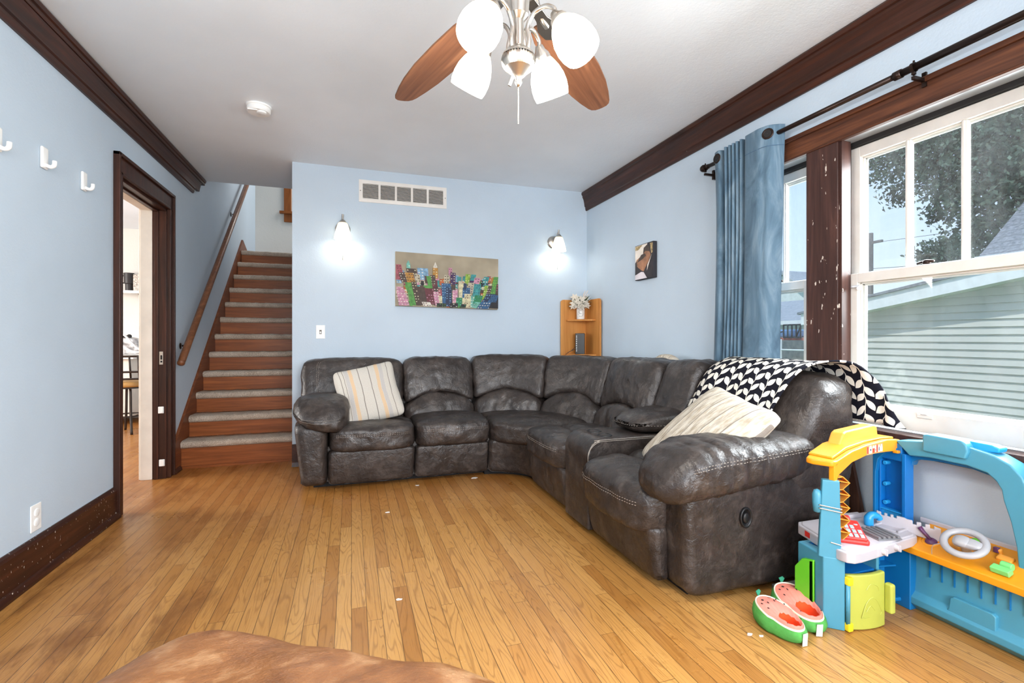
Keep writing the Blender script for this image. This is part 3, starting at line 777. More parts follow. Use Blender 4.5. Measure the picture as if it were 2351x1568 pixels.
# ---------------------------------------------------------------- tan leather ottoman in the foreground
OC = Vector((-.335, 1.195, 0)); ex = Vector((.56, -.36, 0)).normalized(); ey = Vector((-ex.y, ex.x, 0)) * -1
ott = thing('ottoman', 'worn tan leather ottoman at the bottom edge of the photo', 'ottoman', tuple(OC + ex * .36 + ey * .3))
def fn(q):
    u = L(-.05, .80, q[0]); v = L(-.05, .62, q[1]); z = L(.24, .475, q[2])
    if q[2] > 0: z += .028 * (1 - q[0] ** 2) * (1 - q[1] ** 2) + .010 * noise.noise(Vector((u * 6, v * 6, 0)))
    p = OC + ex * u + ey * v; return Vector((p.x, p.y, z))
puff(fn, (40, 34, 10), 5.5, .006, 8, 30).build('cushion', 'leatherb', ott, smooth=True)
b = B(); T = Matrix.Translation(OC) @ Matrix(((ex.x, ey.x, 0, 0), (ex.y, ey.y, 0, 0), (0, 0, 1, 0), (0, 0, 0, 1)))
b.box(.01, .03, .05, .75, .59, .26, 0, T); b.build('base', 'leatherb', ott, bevel=.02)
for u, v in ((.06, .07), (.7, .07), (.06, .55), (.7, .55)):
    b = B(); b.box(u - .025, v - .025, 0, u + .025, v + .025, .06, 0, T); b.build('foot', 'black', ott)
# ================================================================ things on the walls and ceiling
def hook(label, p):
    h = thing('wall_hook', label, 'hook', (XL, p.y, p.z), 'white hooks on the left wall')
    b = B(); b.box(XL, p.y - .024, p.z - .048, XL + .014, p.y + .024, p.z + .052); b.build('backplate', 'white', h, bevel=.008)
    b = B(); b.tube(catmull([(XL + .012, p.y, p.z - .03), (XL + .03, p.y, p.z - .038), (XL + .044, p.y, p.z - .03), (XL + .046, p.y, p.z - .008)], 4), .009, 8); b.build('hook', 'white', h, smooth=True)
hook('white plastic wall hook nearest the doorway casing', at(189, 417, X=XL)); hook('white plastic wall hook, the middle one of three on the blue wall', at(97, 363, X=XL)); hook('white plastic wall hook cut off by the left edge of the photo', at(-12, 318, X=XL))
p = at(80, 1188, X=XL)
ou = thing('wall_outlet', 'white duplex outlet above the left baseboard', 'outlet', (XL, p.y, p.z))
b = B(); b.box(XL, p.y - .038, p.z - .06, XL + .006, p.y + .038, p.z + .06); b.build('cover_plate', 'white', ou, bevel=.003)
for dz in (.022, -.022):
    b = B(); b.lathe([(.018, 0), (.018, .003), (.016, .004), (.001, .004)], (XL + .006, p.y, p.z + dz), 20, 0, Matrix.Rotation(PI / 2, 4, 'Y')); b.build('socket', 'white', ou, smooth=True)
p = at(736, 762, Y=YB)
sw = thing('light_switch', 'white toggle light switch on the blue back wall', 'switch', (p.x, YB, p.z))
b = B(); b.box(p.x - .036, YB - .006, p.z - .058, p.x + .036, YB, p.z + .058); b.build('cover_plate', 'white', sw, bevel=.003)
b = B(); b.box(p.x - .005, YB - .018, p.z - .012, p.x + .005, YB - .004, p.z + .004); b.box(p.x - .009, YB - .0075, p.z - .018, p.x + .009, YB - .005, p.z + .016, 1); b.build('toggle', ['white', 'ventin'], sw)
# smoke detector
p = at(594, 244, Z=ZC)
sd = thing('smoke_detector', 'round white smoke detector on the ceiling near the stairs', 'smoke detector', (p.x, p.y, ZC))
b = B(); b.lathe([(.074, 0), (.074, -.010), (.068, -.012), (.068, -.016), (.070, -.018), (.070, -.034), (.064, -.042), (.001, -.046)], (p.x, p.y, ZC), 36); b.build('housing', 'white', sd, smooth=True, auto=.6)
b = B(); b.lathe([(.028, -.040), (.028, -.052), (.022, -.055), (.001, -.055)], (p.x + .02, p.y - .02, ZC), 20); b.box(p.x - .055, p.y - .052, ZC - .048, p.x - .0, p.y - .049, ZC - .04); b.build('test_button', 'white', sd, smooth=True, auto=.6)
# air vent
a, c = at(824, 412, Y=YB), at(1025, 480, Y=YB); x0, x1, z1, z0 = a.x, c.x, a.z, c.z
ve = thing('air_vent', 'long white return air grille high on the back wall', 'vent', ((x0 + x1) / 2, YB, (z0 + z1) / 2))
b = B(); fr = .032
b.box(x0, YB - .008, z0, x1, YB, z0 + fr); b.box(x0, YB - .008, z1 - fr, x1, YB, z1); b.box(x0, YB - .008, z0 + fr, x0 + fr, YB, z1 - fr); b.box(x1 - fr, YB - .008, z0 + fr, x1, YB, z1 - fr)
for k in range(1, 5): xm = x0 + fr + (x1 - x0 - 2 * fr) * k / 5; b.box(xm - .009, YB - .008, z0 + fr, xm + .009, YB, z1 - fr)
b.build('frame', 'vent', ve)
b = B(); b.box(x0 + fr, YB - .002, z0 + fr, x1 - fr, YB, z1 - fr); b.build('duct', 'dark', ve)  # near-black sheet paints the shade behind the louvres; no duct is cut
b = B()
for k in range(12):
    z = z0 + fr + (z1 - z0 - 2 * fr) * (k + .5) / 12
    T = Matrix.Translation((0, YB - .005, z)) @ Matrix.Rotation(.6, 4, 'X'); b.box(x0 + fr, -.0035, -.0013, x1 - fr, .0035, .0013, 0, T)
b.build('louvres', 'vent', ve)
for x in (x0 + .013, x1 - .013): b = B(); b.ball((x, YB - .009, (z0 + z1) / 2), .004); b.build('screw', 'ventin', ve)
# wall sconces
MT['shadeglow'] = emit('glowing frosted sconce glass', (130, 112, 76), 2.6, c2=(255, 248, 228), z0=.03, z1=-.08)
def sconce(label, px_, pw):
    s = thing('wall_sconce', label, 'wall lamp', (pw.x, YB, pw.z), 'pull chain sconces on the back wall')
    Y = YB - .115; x = px_.x; zt = pw.z
    b = B(); b.lathe([(.001, .028), (.03, .026), (.05, .016), (.062, .008), (.064, 0)], (pw.x, YB, zt), 28, 0, Matrix.Rotation(PI / 2, 4, 'X')); b.build('backplate', 'metal', s, smooth=True)
    b = B(); b.tube(catmull([(pw.x, YB - .02, zt), (pw.x, YB - .06, zt + .015), (x, YB - .09, zt + .075), (x, Y, zt + .085)], 5), .007, 8); b.build('arm', 'metal', s, smooth=True)
    b = B(); b.lathe([(.001, .105), (.009, .105), (.009, .062), (.02, .052), (.033, .032), (.034, .030)], (x, Y, zt), 20); b.build('socket_cap', 'metal', s, smooth=True, auto=.7)
    b = B(); b.lathe([(.033, .032), (.040, .024), (.050, -.01), (.062, -.055), (.070, -.092), (.0715, -.105), (.066, -.103), (.060, -.06), (.045, -.01), (.03, .02)], (x, Y, zt), 28)
    sh = b.build('lamp_shade', 'shadeglow', s, smooth=True)
    b = B(); b.tube([(x, Y + .03, zt - .08), (x, Y + .03, zt - .24)], .0013, 5); b.ball((x, Y + .03, zt - .245), .004, 0, 8); b.lathe([(.001, -.252), (.004, -.262), (.003, -.278), (.001, -.28)], (x, Y + .03, zt), 8); b.build('pull_chain', 'metal', s, smooth=True)
    l = bpy.data.lights.new('sconce_bulb', 'POINT'); l.energy = 1.3; l.color = (1, .95, .86); l.shadow_soft_size = .035
    lo = bpy.data.objects.new('sconce_bulb', l); COL.objects.link(lo); lo.location = (x, Y, zt - .095)
sconce('nickel wall sconce with glowing shade near the stairs', at(787, 525, Y=YB - .115), at(787, 527, Y=YB))
sconce('nickel wall sconce with glowing shade near the right corner', at(1283, 560, Y=YB - .115), at(1270, 557, Y=YB))
# cityscape canvas
def canvas_pts():
    return at(908, 577, Y=YB - .035), at(1144, 595, Y=YB - .035), at(1143, 711, Y=YB - .035), at(908, 702, Y=YB - .035)
TLc, TRc, BRc, BLc = canvas_pts()
wa = thing('wall_art', 'colourful city skyline canvas on the blue back wall', 'picture', ((TLc.x + TRc.x) / 2, YB, (TLc.z + BRc.z) / 2))
b = B()
b.add([TLc, TRc, BRc, BLc] + [p + Vector((0, .033, 0)) for p in (TLc, TRc, BRc, BLc)], [(0, 1, 2, 3), (0, 4, 5, 1), (1, 5, 6, 2), (2, 6, 7, 3), (3, 7, 4, 0), (7, 6, 5, 4)])
b.m = [0, 1, 2, 2, 1, 1]
MT['sky_paint'] = plain('painted taupe sky', (156, 145, 124), 0.7, var=.14, scale=3, bump=.1); MT['edge_l'] = plain('pale canvas edge', (206, 196, 172), 0.7); MT['edge_d'] = plain('dark canvas edge', (40, 38, 44), 0.7)
b.build('canvas', ['sky_paint', 'edge_l', 'edge_d'], wa)
random.seed(21)
pal = {'rose': (176, 92, 104), 'brown': (84, 66, 58), 'ochre': (196, 142, 62), 'sky': (140, 182, 214), 'green': (92, 160, 76), 'lime': (150, 188, 68), 'teal': (66, 158, 158), 'blue': (52, 98, 142), 'navy': (40, 56, 92), 'orange': (204, 110, 60), 'pink': (214, 152, 176), 'cream': (230, 222, 180), 'plum': (70, 44, 92), 'mint': (124, 192, 176), 'emer': (46, 142, 92), 'wine': (112, 52, 60), 'white': (238, 232, 218), 'sand': (206, 196, 170), 'black': (34, 32, 38)}
pn = list(pal); PM = {}
for k in pn: PM[k] = plain('paint ' + k, tuple(x * .84 for x in pal[k]), 0.65, var=.16, scale=40, bump=.15)
layer = [0]
def cpt(u, v):
    top = TLc.lerp(TRc, u); bot = BLc.lerp(BRc, u); return top.lerp(bot, v) + Vector((0, -.0006 - .00004 * layer[0], 0))
cb = B()
def bld(u, v, w, h, lean, c, win=None, peak=0):
    layer[0] += 1
    q = [(u - w / 2, v), (u + w / 2, v), (u + w / 2 + lean, v - h), (u - w / 2 + lean, v - h)]
    if peak: q = q[:3] + [(u + lean, v - h - peak)] + q[3:]
    cb.add([cpt(min(.998, max(.002, x)), min(.995, max(.02, y))) for x, y in q], [tuple(range(len(q)))], pn.index(c))
    if win:
        layer[0] += 1; ny = max(2, int(h / .045)); nx = max(2, int(w / .022))
        for i in range(nx):
            for j in range(ny):
                if random.random() < .3: continue
                a = (i + .25) / nx; e_ = (i + .7) / nx; t0 = (j + .3) / ny; t1 = (j + .62) / ny
                def pt(a_, t): return (u - w / 2 + w * a_ + lean * t, v - h * t)
                qq = [pt(a, t0), pt(e_, t0), pt(e_, t1), pt(a, t1)]
                if all(.003 < x < .997 and .02 < y < .99 for x, y in qq): cb.add([cpt(*r) for r in qq], [(0, 1, 2, 3)], pn.index(win))
for k in range(64):
    u_ = random.uniform(.03, .97); bld(u_, random.uniform(.5, .62), random.uniform(.03, .06), random.uniform(.06, .14) + .10 * abs(u_ - .5), (u_ - .5) * .06, random.choice(('brown', 'sand', 'rose', 'pink', 'brown', 'ochre', 'teal', 'sky', 'plum', 'orange')), random.choice((None, 'cream', 'brown', 'white')))
for k in range(90):
    v_ = .56 + .42 * k / 90; bld(random.uniform(.05, .95), v_ + .04, random.uniform(.03, .07), random.uniform(.08, .17), (v_ - .4) * .0 + random.uniform(-.01, .01), random.choice(('brown', 'sand', 'wine', 'rose', 'pink', 'brown', 'black', 'teal', 'cream', 'orange', 'green', 'blue')), random.choice((None, 'cream', 'brown', 'white')))
# back rows, then nearer rows, all leaning away from the middle
bld(.12, .34, .035, .12, -.004, 'mint', 'white', .07); bld(.37, .36, .038, .12, 0, 'white', None, .09); bld(.37, .46, .05, .2, 0, 'ochre', 'cream'); bld(.515, .4, .035, .16, 0, 'pink', 'wine')
R = [(.03, .52, .10, .28, -.03, 'rose', 'wine'), (.16, .42, .09, .12, -.02, 'brown', 'cream'), (.24, .5, .06, .22, -.012, 'sky', 'white'), (.285, .45, .045, .17, -.008, 'sky', None), (.09, .56, .07, .18, -.03, 'brown', 'white'), (.15, .6, .075, .22, -.028, 'ochre', 'brown'), (.21, .55, .05, .15, -.015, 'sand', 'brown'), (.3, .56, .05, .14, -.01, 'brown', 'white'), (.35, .58, .05, .18, -.006, 'brown', 'sand'), (.33, .7, .04, .28, -.025, 'green', None), (.44, .58, .06, .12, 0, 'orange', 'cream'), (.48, .54, .05, .16, 0, 'sand', 'brown'), (.54, .56, .05, .23, .002, 'plum', 'cream'), (.6, .5, .04, .1, .004, 'teal', None), (.62, .66, .06, .18, .006, 'sand', 'orange'), (.68, .54, .045, .2, .01, 'lime', 'cream'), (.735, .46, .05, .12, .012, 'teal', None), (.77, .54, .06, .14, .016, 'pink', 'brown'), (.71, .7, .06, .2, .012, 'sand', 'plum'), (.86, .5, .055, .13, .02, 'teal', 'white'), (.94, .74, .075, .38, .05, 'green', 'lime'), (.985, .8, .05, .3, .02, 'brown', 'rose'), (.77, .76, .07, .24, .018, 'teal', 'blue'), (.85, .82, .04, .28, .03, 'lime', 'cream'), (.89, .72, .04, .18, .03, 'brown', 'white')]
for r in R: bld(*r)
R = [(.05, .78, .1, .14, -.04, 'sand', 'brown'), (.18, .78, .12, .16, -.04, 'green', 'brown'), (.3, .72, .05, .12, -.02, 'green', None), (.25, .8, .06, .16, -.03, 'orange', 'cream'), (.40, .78, .08, .14, -.01, 'brown', 'white'), (.08, .99, .1, .34, -.06, 'pink', 'white'), (.17, .98, .06, .42, -.055, 'green', None), (.215, .98, .05, .44, -.05, 'brown', 'cream'), (.27, .97, .08, .34, -.04, 'brown', None), (.34, .95, .09, .3, -.03, 'wine', 'pink'), (.40, .97, .06, .26, -.02, 'pink', 'white'), (.435, .92, .05, .2, -.01, 'cream', 'sand'), (.43, .78, .05, .12, -.01, 'rose', 'white'), (.485, .98, .09, .44, -.012, 'blue', 'sky'), (.50, .98, .06, .36, 0, 'navy', 'sky'), (.56, .9, .05, .26, .003, 'pink', 'white'), (.545, .66, .04, .1, 0, 'brown', None), (.63, .93, .06, .4, .0, 'cream', 'sand'), (.67, .8, .075, .2, .005, 'blue', 'sky'), (.66, .64, .03, .12, 0, 'navy', None), (.60, .96, .06, .16, .004, 'emer', 'mint'), (.68, .98, .07, .26, .01, 'cream', 'wine'), (.735, .98, .04, .22, .004, 'mint', 'white'), (.78, .9, .08, .16, .02, 'emer', 'teal'), (.77, .99, .05, .12, .02, 'mint', 'emer'), (.86, .92, .1, .22, .07, 'navy', 'sky'), (.84, 1.0, .13, .14, .05, 'blue', 'white'), (.95, .98, .1, .26, .06, 'black', None), (.93, .86, .09, .14, .05, 'blue', 'navy'), (.3, .99, .08, .08, -.02, 'white', 'wine'), (.43, .99, .09, .07, 0, 'black', 'green'), (.55, .99, .08, .08, 0, 'black', 'white'), (.64, .99, .05, .07, .01, 'black', 'emer')]
for r in R: bld(*r)
cb.build('painted_buildings', [PM[k].name for k in pn], wa)
# small portrait canvas on the right wall
q = [at(1458, 566, X=XR - .035), at(1500, 552, X=XR - .035), at(1500, 637, X=XR - .035), at(1460, 644, X=XR - .035)]
y1, y0 = q[0].y, q[1].y - .0; zt, zb = (q[0].z + q[1].z) / 2 , (q[2].z + q[3].z) / 2
ph = thing('canvas_picture', 'small wedding photo canvas hanging on the right wall beside the curtain', 'picture', (XR, (y0 + y1) / 2, (zt + zb) / 2))
b = B(); b.box(XR - .036, y0, zb, XR, y1, zt); b.build('canvas', 'edge_d', ph, bevel=.004)
MT['skin'] = plain('printed warm brown', (150, 104, 74), .6, var=.2, scale=16); MT['hair'] = plain('printed dark hair', (62, 48, 40), .6, var=.25, scale=30); MT['veil'] = plain('printed pale veil', (226, 216, 204), .6); MT['suit'] = plain('printed dark suit', (40, 32, 36), .6, var=.3, scale=20); MT['shirt'] = plain('printed shirt', (214, 206, 210), .6); MT['gold'] = plain('printed leaves', (150, 130, 90), .6, var=.4, scale=60)
b = B()
def pp(poly, mi, k): b.add([(XR - .0365 - k * .0002, y1 + (y0 - y1) * u, zt + (zb - zt) * v) for u, v in poly], [tuple(range(len(poly)))], mi)
pp([(.02, .02), (.98, .02), (.98, .98), (.02, .98)], 3, 0); pp([(.02, .02), (.7, .02), (.5, .3), (.12, .42), (.02, .5)], 2, 1); pp([(.03, .03), (.45, .03), (.2, .14), (.04, .14)], 5, 2)
pp([(.5, .12), (.66, .06), (.8, .12), (.86, .3), (.7, .42), (.45, .34)], 1, 3); pp([(.1, .42), (.45, .3), (.6, .22), (.8, .26), (.88, .36), (.72, .56), (.5, .78), (.3, .72), (.12, .6)], 0, 4)
pp([(.1, .60), (.3, .70), (.42, .78), (.24, .86), (.08, .72)], 3, 5); pp([(.02, .85), (.36, .78), (.5, .8), (.68, .98), (.02, .98)], 4, 6); pp([(.7, .62), (.94, .34), (.78, .6), (.68, .78)], 2, 7); pp([(.84, .04), (.98, .04), (.98, .3), (.9, .34)], 5, 6); pp([(.36, .30), (.58, .28), (.62, .36), (.4, .44), (.12, .5)], 1, 5)
b.build('print', ['skin', 'hair', 'veil', 'suit', 'shirt', 'gold'], ph)
# ---------------------------------------------------------------- corner shelf, vase, router
xc, yc, t = XR - .012, YB - .012, .018
sx = at(1288, 690, Y=yc - t).x; ry = at(1377, 690, X=xc - t).y; zt = at(1288, 688, Y=yc - t).z
cs = thing('corner_shelf', 'honey pine corner shelf standing in the corner behind the sofa', 'shelf', (xc, yc, 0))
def side(o, ey, w):
    poly = [(0, .0), (w, .0), (w, zt - .03)] + arc((w - .03, zt - .03), .03, 0, PI / 2, 6)[1:] + [(0, zt)]
    return poly
b = B(); b.prism(side(0, 0, xc - sx), (xc, yc - t, 0), (-1, 0, 0), (0, 0, 1), (0, t, 0)); b.build('side_panel', 'pine', cs, bevel=.003)
b = B(); b.prism(side(0, 0, yc - t - ry), (xc - t, yc - t, 0), (0, -1, 0), (0, 0, 1), (t, 0, 0)); b.build('side_panel', 'pine', cs, bevel=.003)
zsh = at(1320, 733, Y=yc - .12).z; zs2 = at(1320, 813, Y=yc - .12).z
for z, e in ((zsh, .215), (zs2, .23), (.4, .23)):
    b = B(); b.slab([(xc - t, yc - t), (xc - t - e, yc - t), (xc - t - e, yc - t - .03), (xc - t - .03, yc - t - e), (xc - t, yc - t - e)], z - .018, z); b.build('shelf_board', 'pine', cs, bevel=.003)
# vase of white flowers
vp = at(1333, 730, Y=yc - .10); vz = zsh
va = thing('flower_vase', 'white jar of cream silk flowers on the pine corner shelf', 'vase', (vp.x, yc - .10, vz))
vo = Vector((vp.x, yc - .10, vz))
MT['jar'] = plain('white glazed jar', (232, 228, 222), .25); MT['ink'] = plain('black print', (40, 40, 40), .5); MT['petal'] = plain('cream petals', (216, 208, 194), .7, var=.05); MT['leafd'] = plain('grey green leaves', (76, 88, 62), .7, var=.25); MT['grass'] = plain('dried grass', (222, 200, 180), .8)
b = B(); b.lathe([(.001, 0), (.036, 0), (.04, .006), (.041, .1), (.036, .112), (.037, .122), (.033, .122), (.03, .1)], vo, 24); b.build('jar', 'jar', va, smooth=True)
b = B()
view = Vector((-vo.x, -vo.y, 0)).normalized(); sd_ = Vector((-view.y, view.x, 0))
def onjar(a, z): return vo + (view * math.cos(a) + sd_ * math.sin(a)) * .0415 + Vector((0, 0, z))
for k in range(12):
    t_ = 2 * PI * k / 12
    if k % 6 == 1: continue
    b.tube([onjar(.66 * math.cos(t_), .056 + .030 * math.sin(t_)), onjar(.66 * math.cos(t_ + .3), .056 + .030 * math.sin(t_ + .3))], .0016, 4)
b.tube([onjar(-.38 + .07 * k, .056 + (.010, .014, .002, -.002, .004, .006, 0, .005, .0, .004, .002)[k]) for k in range(11)], .0013, 4)
b.build('wreath_print', 'ink', va)
random.seed(5)
b = B()
def petal_flower(c, r, ax):
    T = Vector(ax).normalized().to_track_quat('Z', 'Y').to_matrix().to_4x4()
    for ring, (n_, el) in enumerate(((6, .35), (5, .8), (3, 1.2))):
        for k in range(n_):
            a = 2 * PI * k / n_ + ring * .5; rr = r * (1 - .22 * ring)
            pts = [(0, 0, 0), (rr * .5 * math.cos(a - .5), rr * .5 * math.sin(a - .5), rr * .5 * el * .8), (rr * math.cos(a), rr * math.sin(a), rr * el * .75), (rr * .5 * math.cos(a + .5), rr * .5 * math.sin(a + .5), rr * .5 * el * .8)]
            b.add([T @ Vector(p) + Vector(c) for p in pts], [(0, 1, 2, 3)])
right = Vector((CS, -SN, 0))
for (dx, dz, r, fw) in ((-.06, .215, .045, .02), (.0, .17, .06, .05), (.035, .15, .055, .045), (-.06, .155, .052, .04), (.045, .185, .048, .03), (-.015, .195, .048, .02), (-.03, .135, .048, .05), (.012, .12, .046, .055), (-.075, .125, .04, .035), (.06, .13, .04, .03), (-.045, .18, .045, .03)):
    petal_flower(vo + right * dx + Vector((0, 0, dz)) + view * fw, r, view + Vector((dx * 4, 0, .4)))
b.build('blossoms', 'petal', va, solid=.001)
b = B()
for k in range(110):
    a = random.uniform(-2.7, 2.7); el = random.uniform(-.1, .9); le = random.uniform(.09, .15)
    d_ = (right * math.sin(a) + view * math.cos(a) * .7) * math.cos(el) + Vector((0, 0, math.sin(el)))
    c = vo + Vector((0, 0, .125)); tip = c + d_ * le * (1.25 if math.sin(a) > 0 else .9); w = d_.cross(Vector((0, 0, 1))).normalized() * .011
    if tip.y > yc - t - .005 or tip.x > xc - t - .005: continue
    m_ = c.lerp(tip, .65); b.add([c.lerp(tip, .3), m_ + w, tip, m_ - w], [(0, 1, 2, 3)])
b.build('leaves', 'leafd', va, solid=.001)
b = B()
for k in range(9):
    e_ = vo + right * (.03 + .006 * k) + Vector((0, 0, .25 + .012 * (k % 4))); b.tube([vo + Vector((0, 0, .12)), vo + right * .015 + Vector((0, 0, .19)), e_], [.001, .0015, .003], 4)
b.build('dried_stems', 'grass', va)
# router
rp = at(1332, 813, Y=yc - .11); ro = Vector((rp.x, yc - .11, zs2))
rt = thing('router', 'black upright internet router on the lower corner shelf board', 'router', tuple(ro))
T = Matrix.Translation(ro) @ Matrix.Rotation(-.5, 4, 'Z')
b = B(); b.box(-.045, -.05, 0, .045, .05, .205, 0, T); b.build('body', 'black', rt, bevel=.003)
MT['led'] = emit('white indicator light', (255, 255, 255), 1.2)
b = B()
for k in range(9): b.box(-.036, -.0515, .03 + .018 * k, -.031, -.05, .036 + .018 * k, 0, T)
b.build('indicator_lights', 'led', rt)
for k in range(2):
    b = B(); b.tube(catmull([T @ Vector((-.045, -.02, .05 + .02 * k)), T @ Vector((-.09, -.03, .03)), T @ Vector((-.13, -.04, .004)), T @ Vector((-.16, -.02 - .02 * k, -.05))], 5), .0025, 6); b.build('cable', 'black', rt, smooth=True)
# ---------------------------------------------------------------- curtain and rod
rx = XR - .09
pf = at(1622, 386, X=rx); pe = at(2351, 47, X=rx); zr = (at(1755, 320, X=rx).z + at(2075, 166, X=rx).z) / 2
rod = thing('curtain_rod', 'dark bronze curtain rod with knob finial above the windows', 'curtain rod', (rx, pf.y, zr))
b = B(); b.tube([(rx, pf.y, zr), (rx, 1.42, zr)], .0125, 14); b.tube([(rx, 1.42, zr), (rx, .55, zr)], .0155, 14); b.build('rod', 'bronze', rod, smooth=True)
b = B(); b.lathe([(.001, -.062), (.012, -.06), (.021, -.048), (.024, -.034), (.02, -.02), (.012, -.012), (.017, -.006), (.012, .002), (.015, .01), (.011, .018), (.011, .03)], (rx, pf.y - .01, zr), 18, 0, Matrix.Rotation(PI / 2, 4, 'X')); b.build('finial', 'bronze', rod, smooth=True)
for yb_, nm in ((2.585, 0), (at(2098, 180, X=rx).y, 1)):
    b = B(); b.tube([(rx, yb_ - .006, zr), (rx, yb_ + .006, zr)], .02, 14); b.box(rx - .006, yb_ - .006, zr - .03, rx + .006, yb_ + .006, zr); b.box(rx - .006, yb_ - .006, zr - .05, XR - .025, yb_ + .006, zr - .036); b.box(XR - .03, yb_ - .008, zr - .07, XR - (.0 if nm == 0 else .02), yb_ + .008, zr - .01); b.tube([(rx, yb_, zr + .012), (rx, yb_, zr + .028)], .004, 8); b.build('bracket', 'bronze', rod)
b = B(); b.tube([(rx, 1.40, zr), (rx, 1.43, zr)], .0185, 14); b.build('collar', 'bronze', rod, smooth=True)
cy0, cy1 = at(1783, 320, X=rx - .03).y, at(1645, 350, X=rx).y
cur = thing('curtain', 'blue velvet grommet curtain gathered at the left end of the rod', 'curtain', (rx, (cy0 + cy1) / 2, zr))
# plan of the folds from the far end to the near end: y, x offset
amp = .042
pl = [(cy1, .01), (cy1 - .012, -.03), (cy1 - .06, -.042), (cy1 - .075, 0), (cy1 - .08, .04)]
yk = cy1 - .085
for k in range(5):
    yk -= .031; pl += [(yk + .018, .045), (yk + .012, 0), (yk + .006, -amp), (yk - .004, -amp), (yk - .008, 0)]
pl += [(yk - .02, .045), (yk - .032, .03), (yk - .038, -.03), (yk - .05, -.052), (cy0 + .10, -.055), (cy0 + .06, -.05), (cy0 + .03, -.03), (cy0 + .012, .0), (cy0, .03)]
fold = catmull([(p[1], p[0], 0) for p in pl], 5)
zs_ = [zr + .045, zr + .04] + [zr + .04 - (zr - .28) * i / 26 for i in range(1, 27)]
b = B(); vs = []; fs = []; nf = len(fold)
for i, z in enumerate(zs_):
    t_ = (zr + .04 - z) / (zr - .28)
    for j, p in enumerate(fold):
        a = (p.y - cy0) / (cy1 - cy0)
        ym = cy0 + .035 * math.sin(t_ * 1.6) + (p.y - cy0) * (1 - .10 * math.sin(min(1, t_ * 1.2) * PI) * .6 - .02)
        wob = .006 * noise.noise(Vector((j * .25, t_ * 3, 2)))
        vs.append((rx + p.x * (1 - .15 * t_) + wob, ym, z))
for i in range(len(zs_) - 1):
    for j in range(nf - 1): fs.append((i * nf + j, i * nf + j + 1, (i + 1) * nf + j + 1, (i + 1) * nf + j))
b.add(vs, fs); b.build('panel', 'velvet', cur, smooth=True, solid=.003)
b = B(); vs = []; fs = []
for i, z in enumerate((zr - .066, zr - .069)):
    for p in fold:
        ym = cy0 + (p.y - cy0) * .98; vs.append((rx + p.x * 1.0 - .0035, ym, z))
for j in range(nf - 1): fs.append((j, j + 1, nf + j + 1, nf + j))
b.add(vs, fs); b.build('hem_seam', plain('dark blue seam', (58, 88, 116), .8).name, cur)
MT['velvet']
for (y, xo, T) in ((cy0 + .045, -.040, Matrix.Rotation(-PI / 2, 4, 'Y') @ Matrix.Rotation(.5, 4, 'X')), (cy1 - .055, -.042, Matrix.Rotation(-PI / 2, 4, 'Y'))):
    b = B(); prof_ = [(.024 + .006 * math.cos(k * PI / 4), .004 * math.sin(k * PI / 4)) for k in range(9)]
    b.lathe(prof_, (rx + xo - .004, y, zr), 22, 0, T); b.build('grommet', 'bronze', cur, smooth=True)
    b = B(); b.lathe([(.001, .001), (.02, .001)], (rx + xo - .006, y, zr), 20, 0, T); b.build('grommet_dark_disc', 'dark', cur)  # dark disc paints the shade of a hole; the cloth is not pierced
# ================================================================ ceiling fan with four lights
hub = Vector((.431, 1.238, 0)); ZB = 2.05
FK = .923
def hz(z): return H + (z - H) * FK
fan = thing('ceiling_fan', 'brushed nickel ceiling fan with walnut blades and four glowing glass shades', 'ceiling fan', (hub.x, hub.y, ZC))
b = B()
b.lathe([(.001, ZC), (.07, ZC), (.068, ZC - .03), (.03, ZC - .06), (.014, ZC - .07), (.014, 2.33), (.05, 2.325), (.10, 2.30), (.125, 2.26), (.125, 2.19), (.115, 2.15), (.10, 2.12), (.06, 2.105), (.045, 2.09), (.04, 2.06), (.034, 2.05), (.001, 2.05)], (hub.x, hub.y, 0), 40)
b.build('motor_housing', 'metal', fan, smooth=True, auto=.7)
b = B(); b.lathe([(0.034, 2.055), (0.0277, 1.9568), (0.0203, 1.9476), (0.0152, 1.9430), (0.0152, 1.8738), (0.0185, 1.8692), (0.0222, 1.8599), (0.0332, 1.8553)], (hub.x, hub.y, 0), 24); b.build('light_stem', 'metal', fan, smooth=True, auto=.6)
b = B(); b.lathe([(0.0166, 1.8645), (0.0369, 1.8572), (0.0434, 1.8489), (0.0452, 1.8433)], (hub.x, hub.y, 0), 48); b.lathe([(0.0452, 1.8433), (0.0471, 1.8350), (0.0443, 1.8230), (0.0369, 1.8129)], (hub.x, hub.y, 0), 72, 0, None, .09); b.lathe([(0.0369, 1.8129), (0.0277, 1.8055), (0.0157, 1.7926), (0.0083, 1.7861), (0.0083, 1.7796), (0.0102, 1.7759), (0.0065, 1.7686), (0.0028, 1.7630), (0.0009, 1.7630)], (hub.x, hub.y, 0), 32)
b.build('light_bowl', 'metal', fan, smooth=True)
b = B(); zc_ = hz(1.82)
for k in range(34): b.ball((hub.x, hub.y, zc_ - .003 * k), .0013, 0, 6)
b.build('pull_chain', 'metal', fan, smooth=True)
b = B(); T = Matrix.Translation((hub.x - .022, hub.y - .006, hz(1.832))) @ Matrix.Rotation(.35, 4, 'Y'); b.box(-.004, -.002, -.016, .004, .002, .016, 0, T); b.tube([(hub.x - .012, hub.y, hz(1.852)), (hub.x - .02, hub.y - .006, hz(1.846))], .0015, 5); b.build('chain_fob', 'metal', fan)
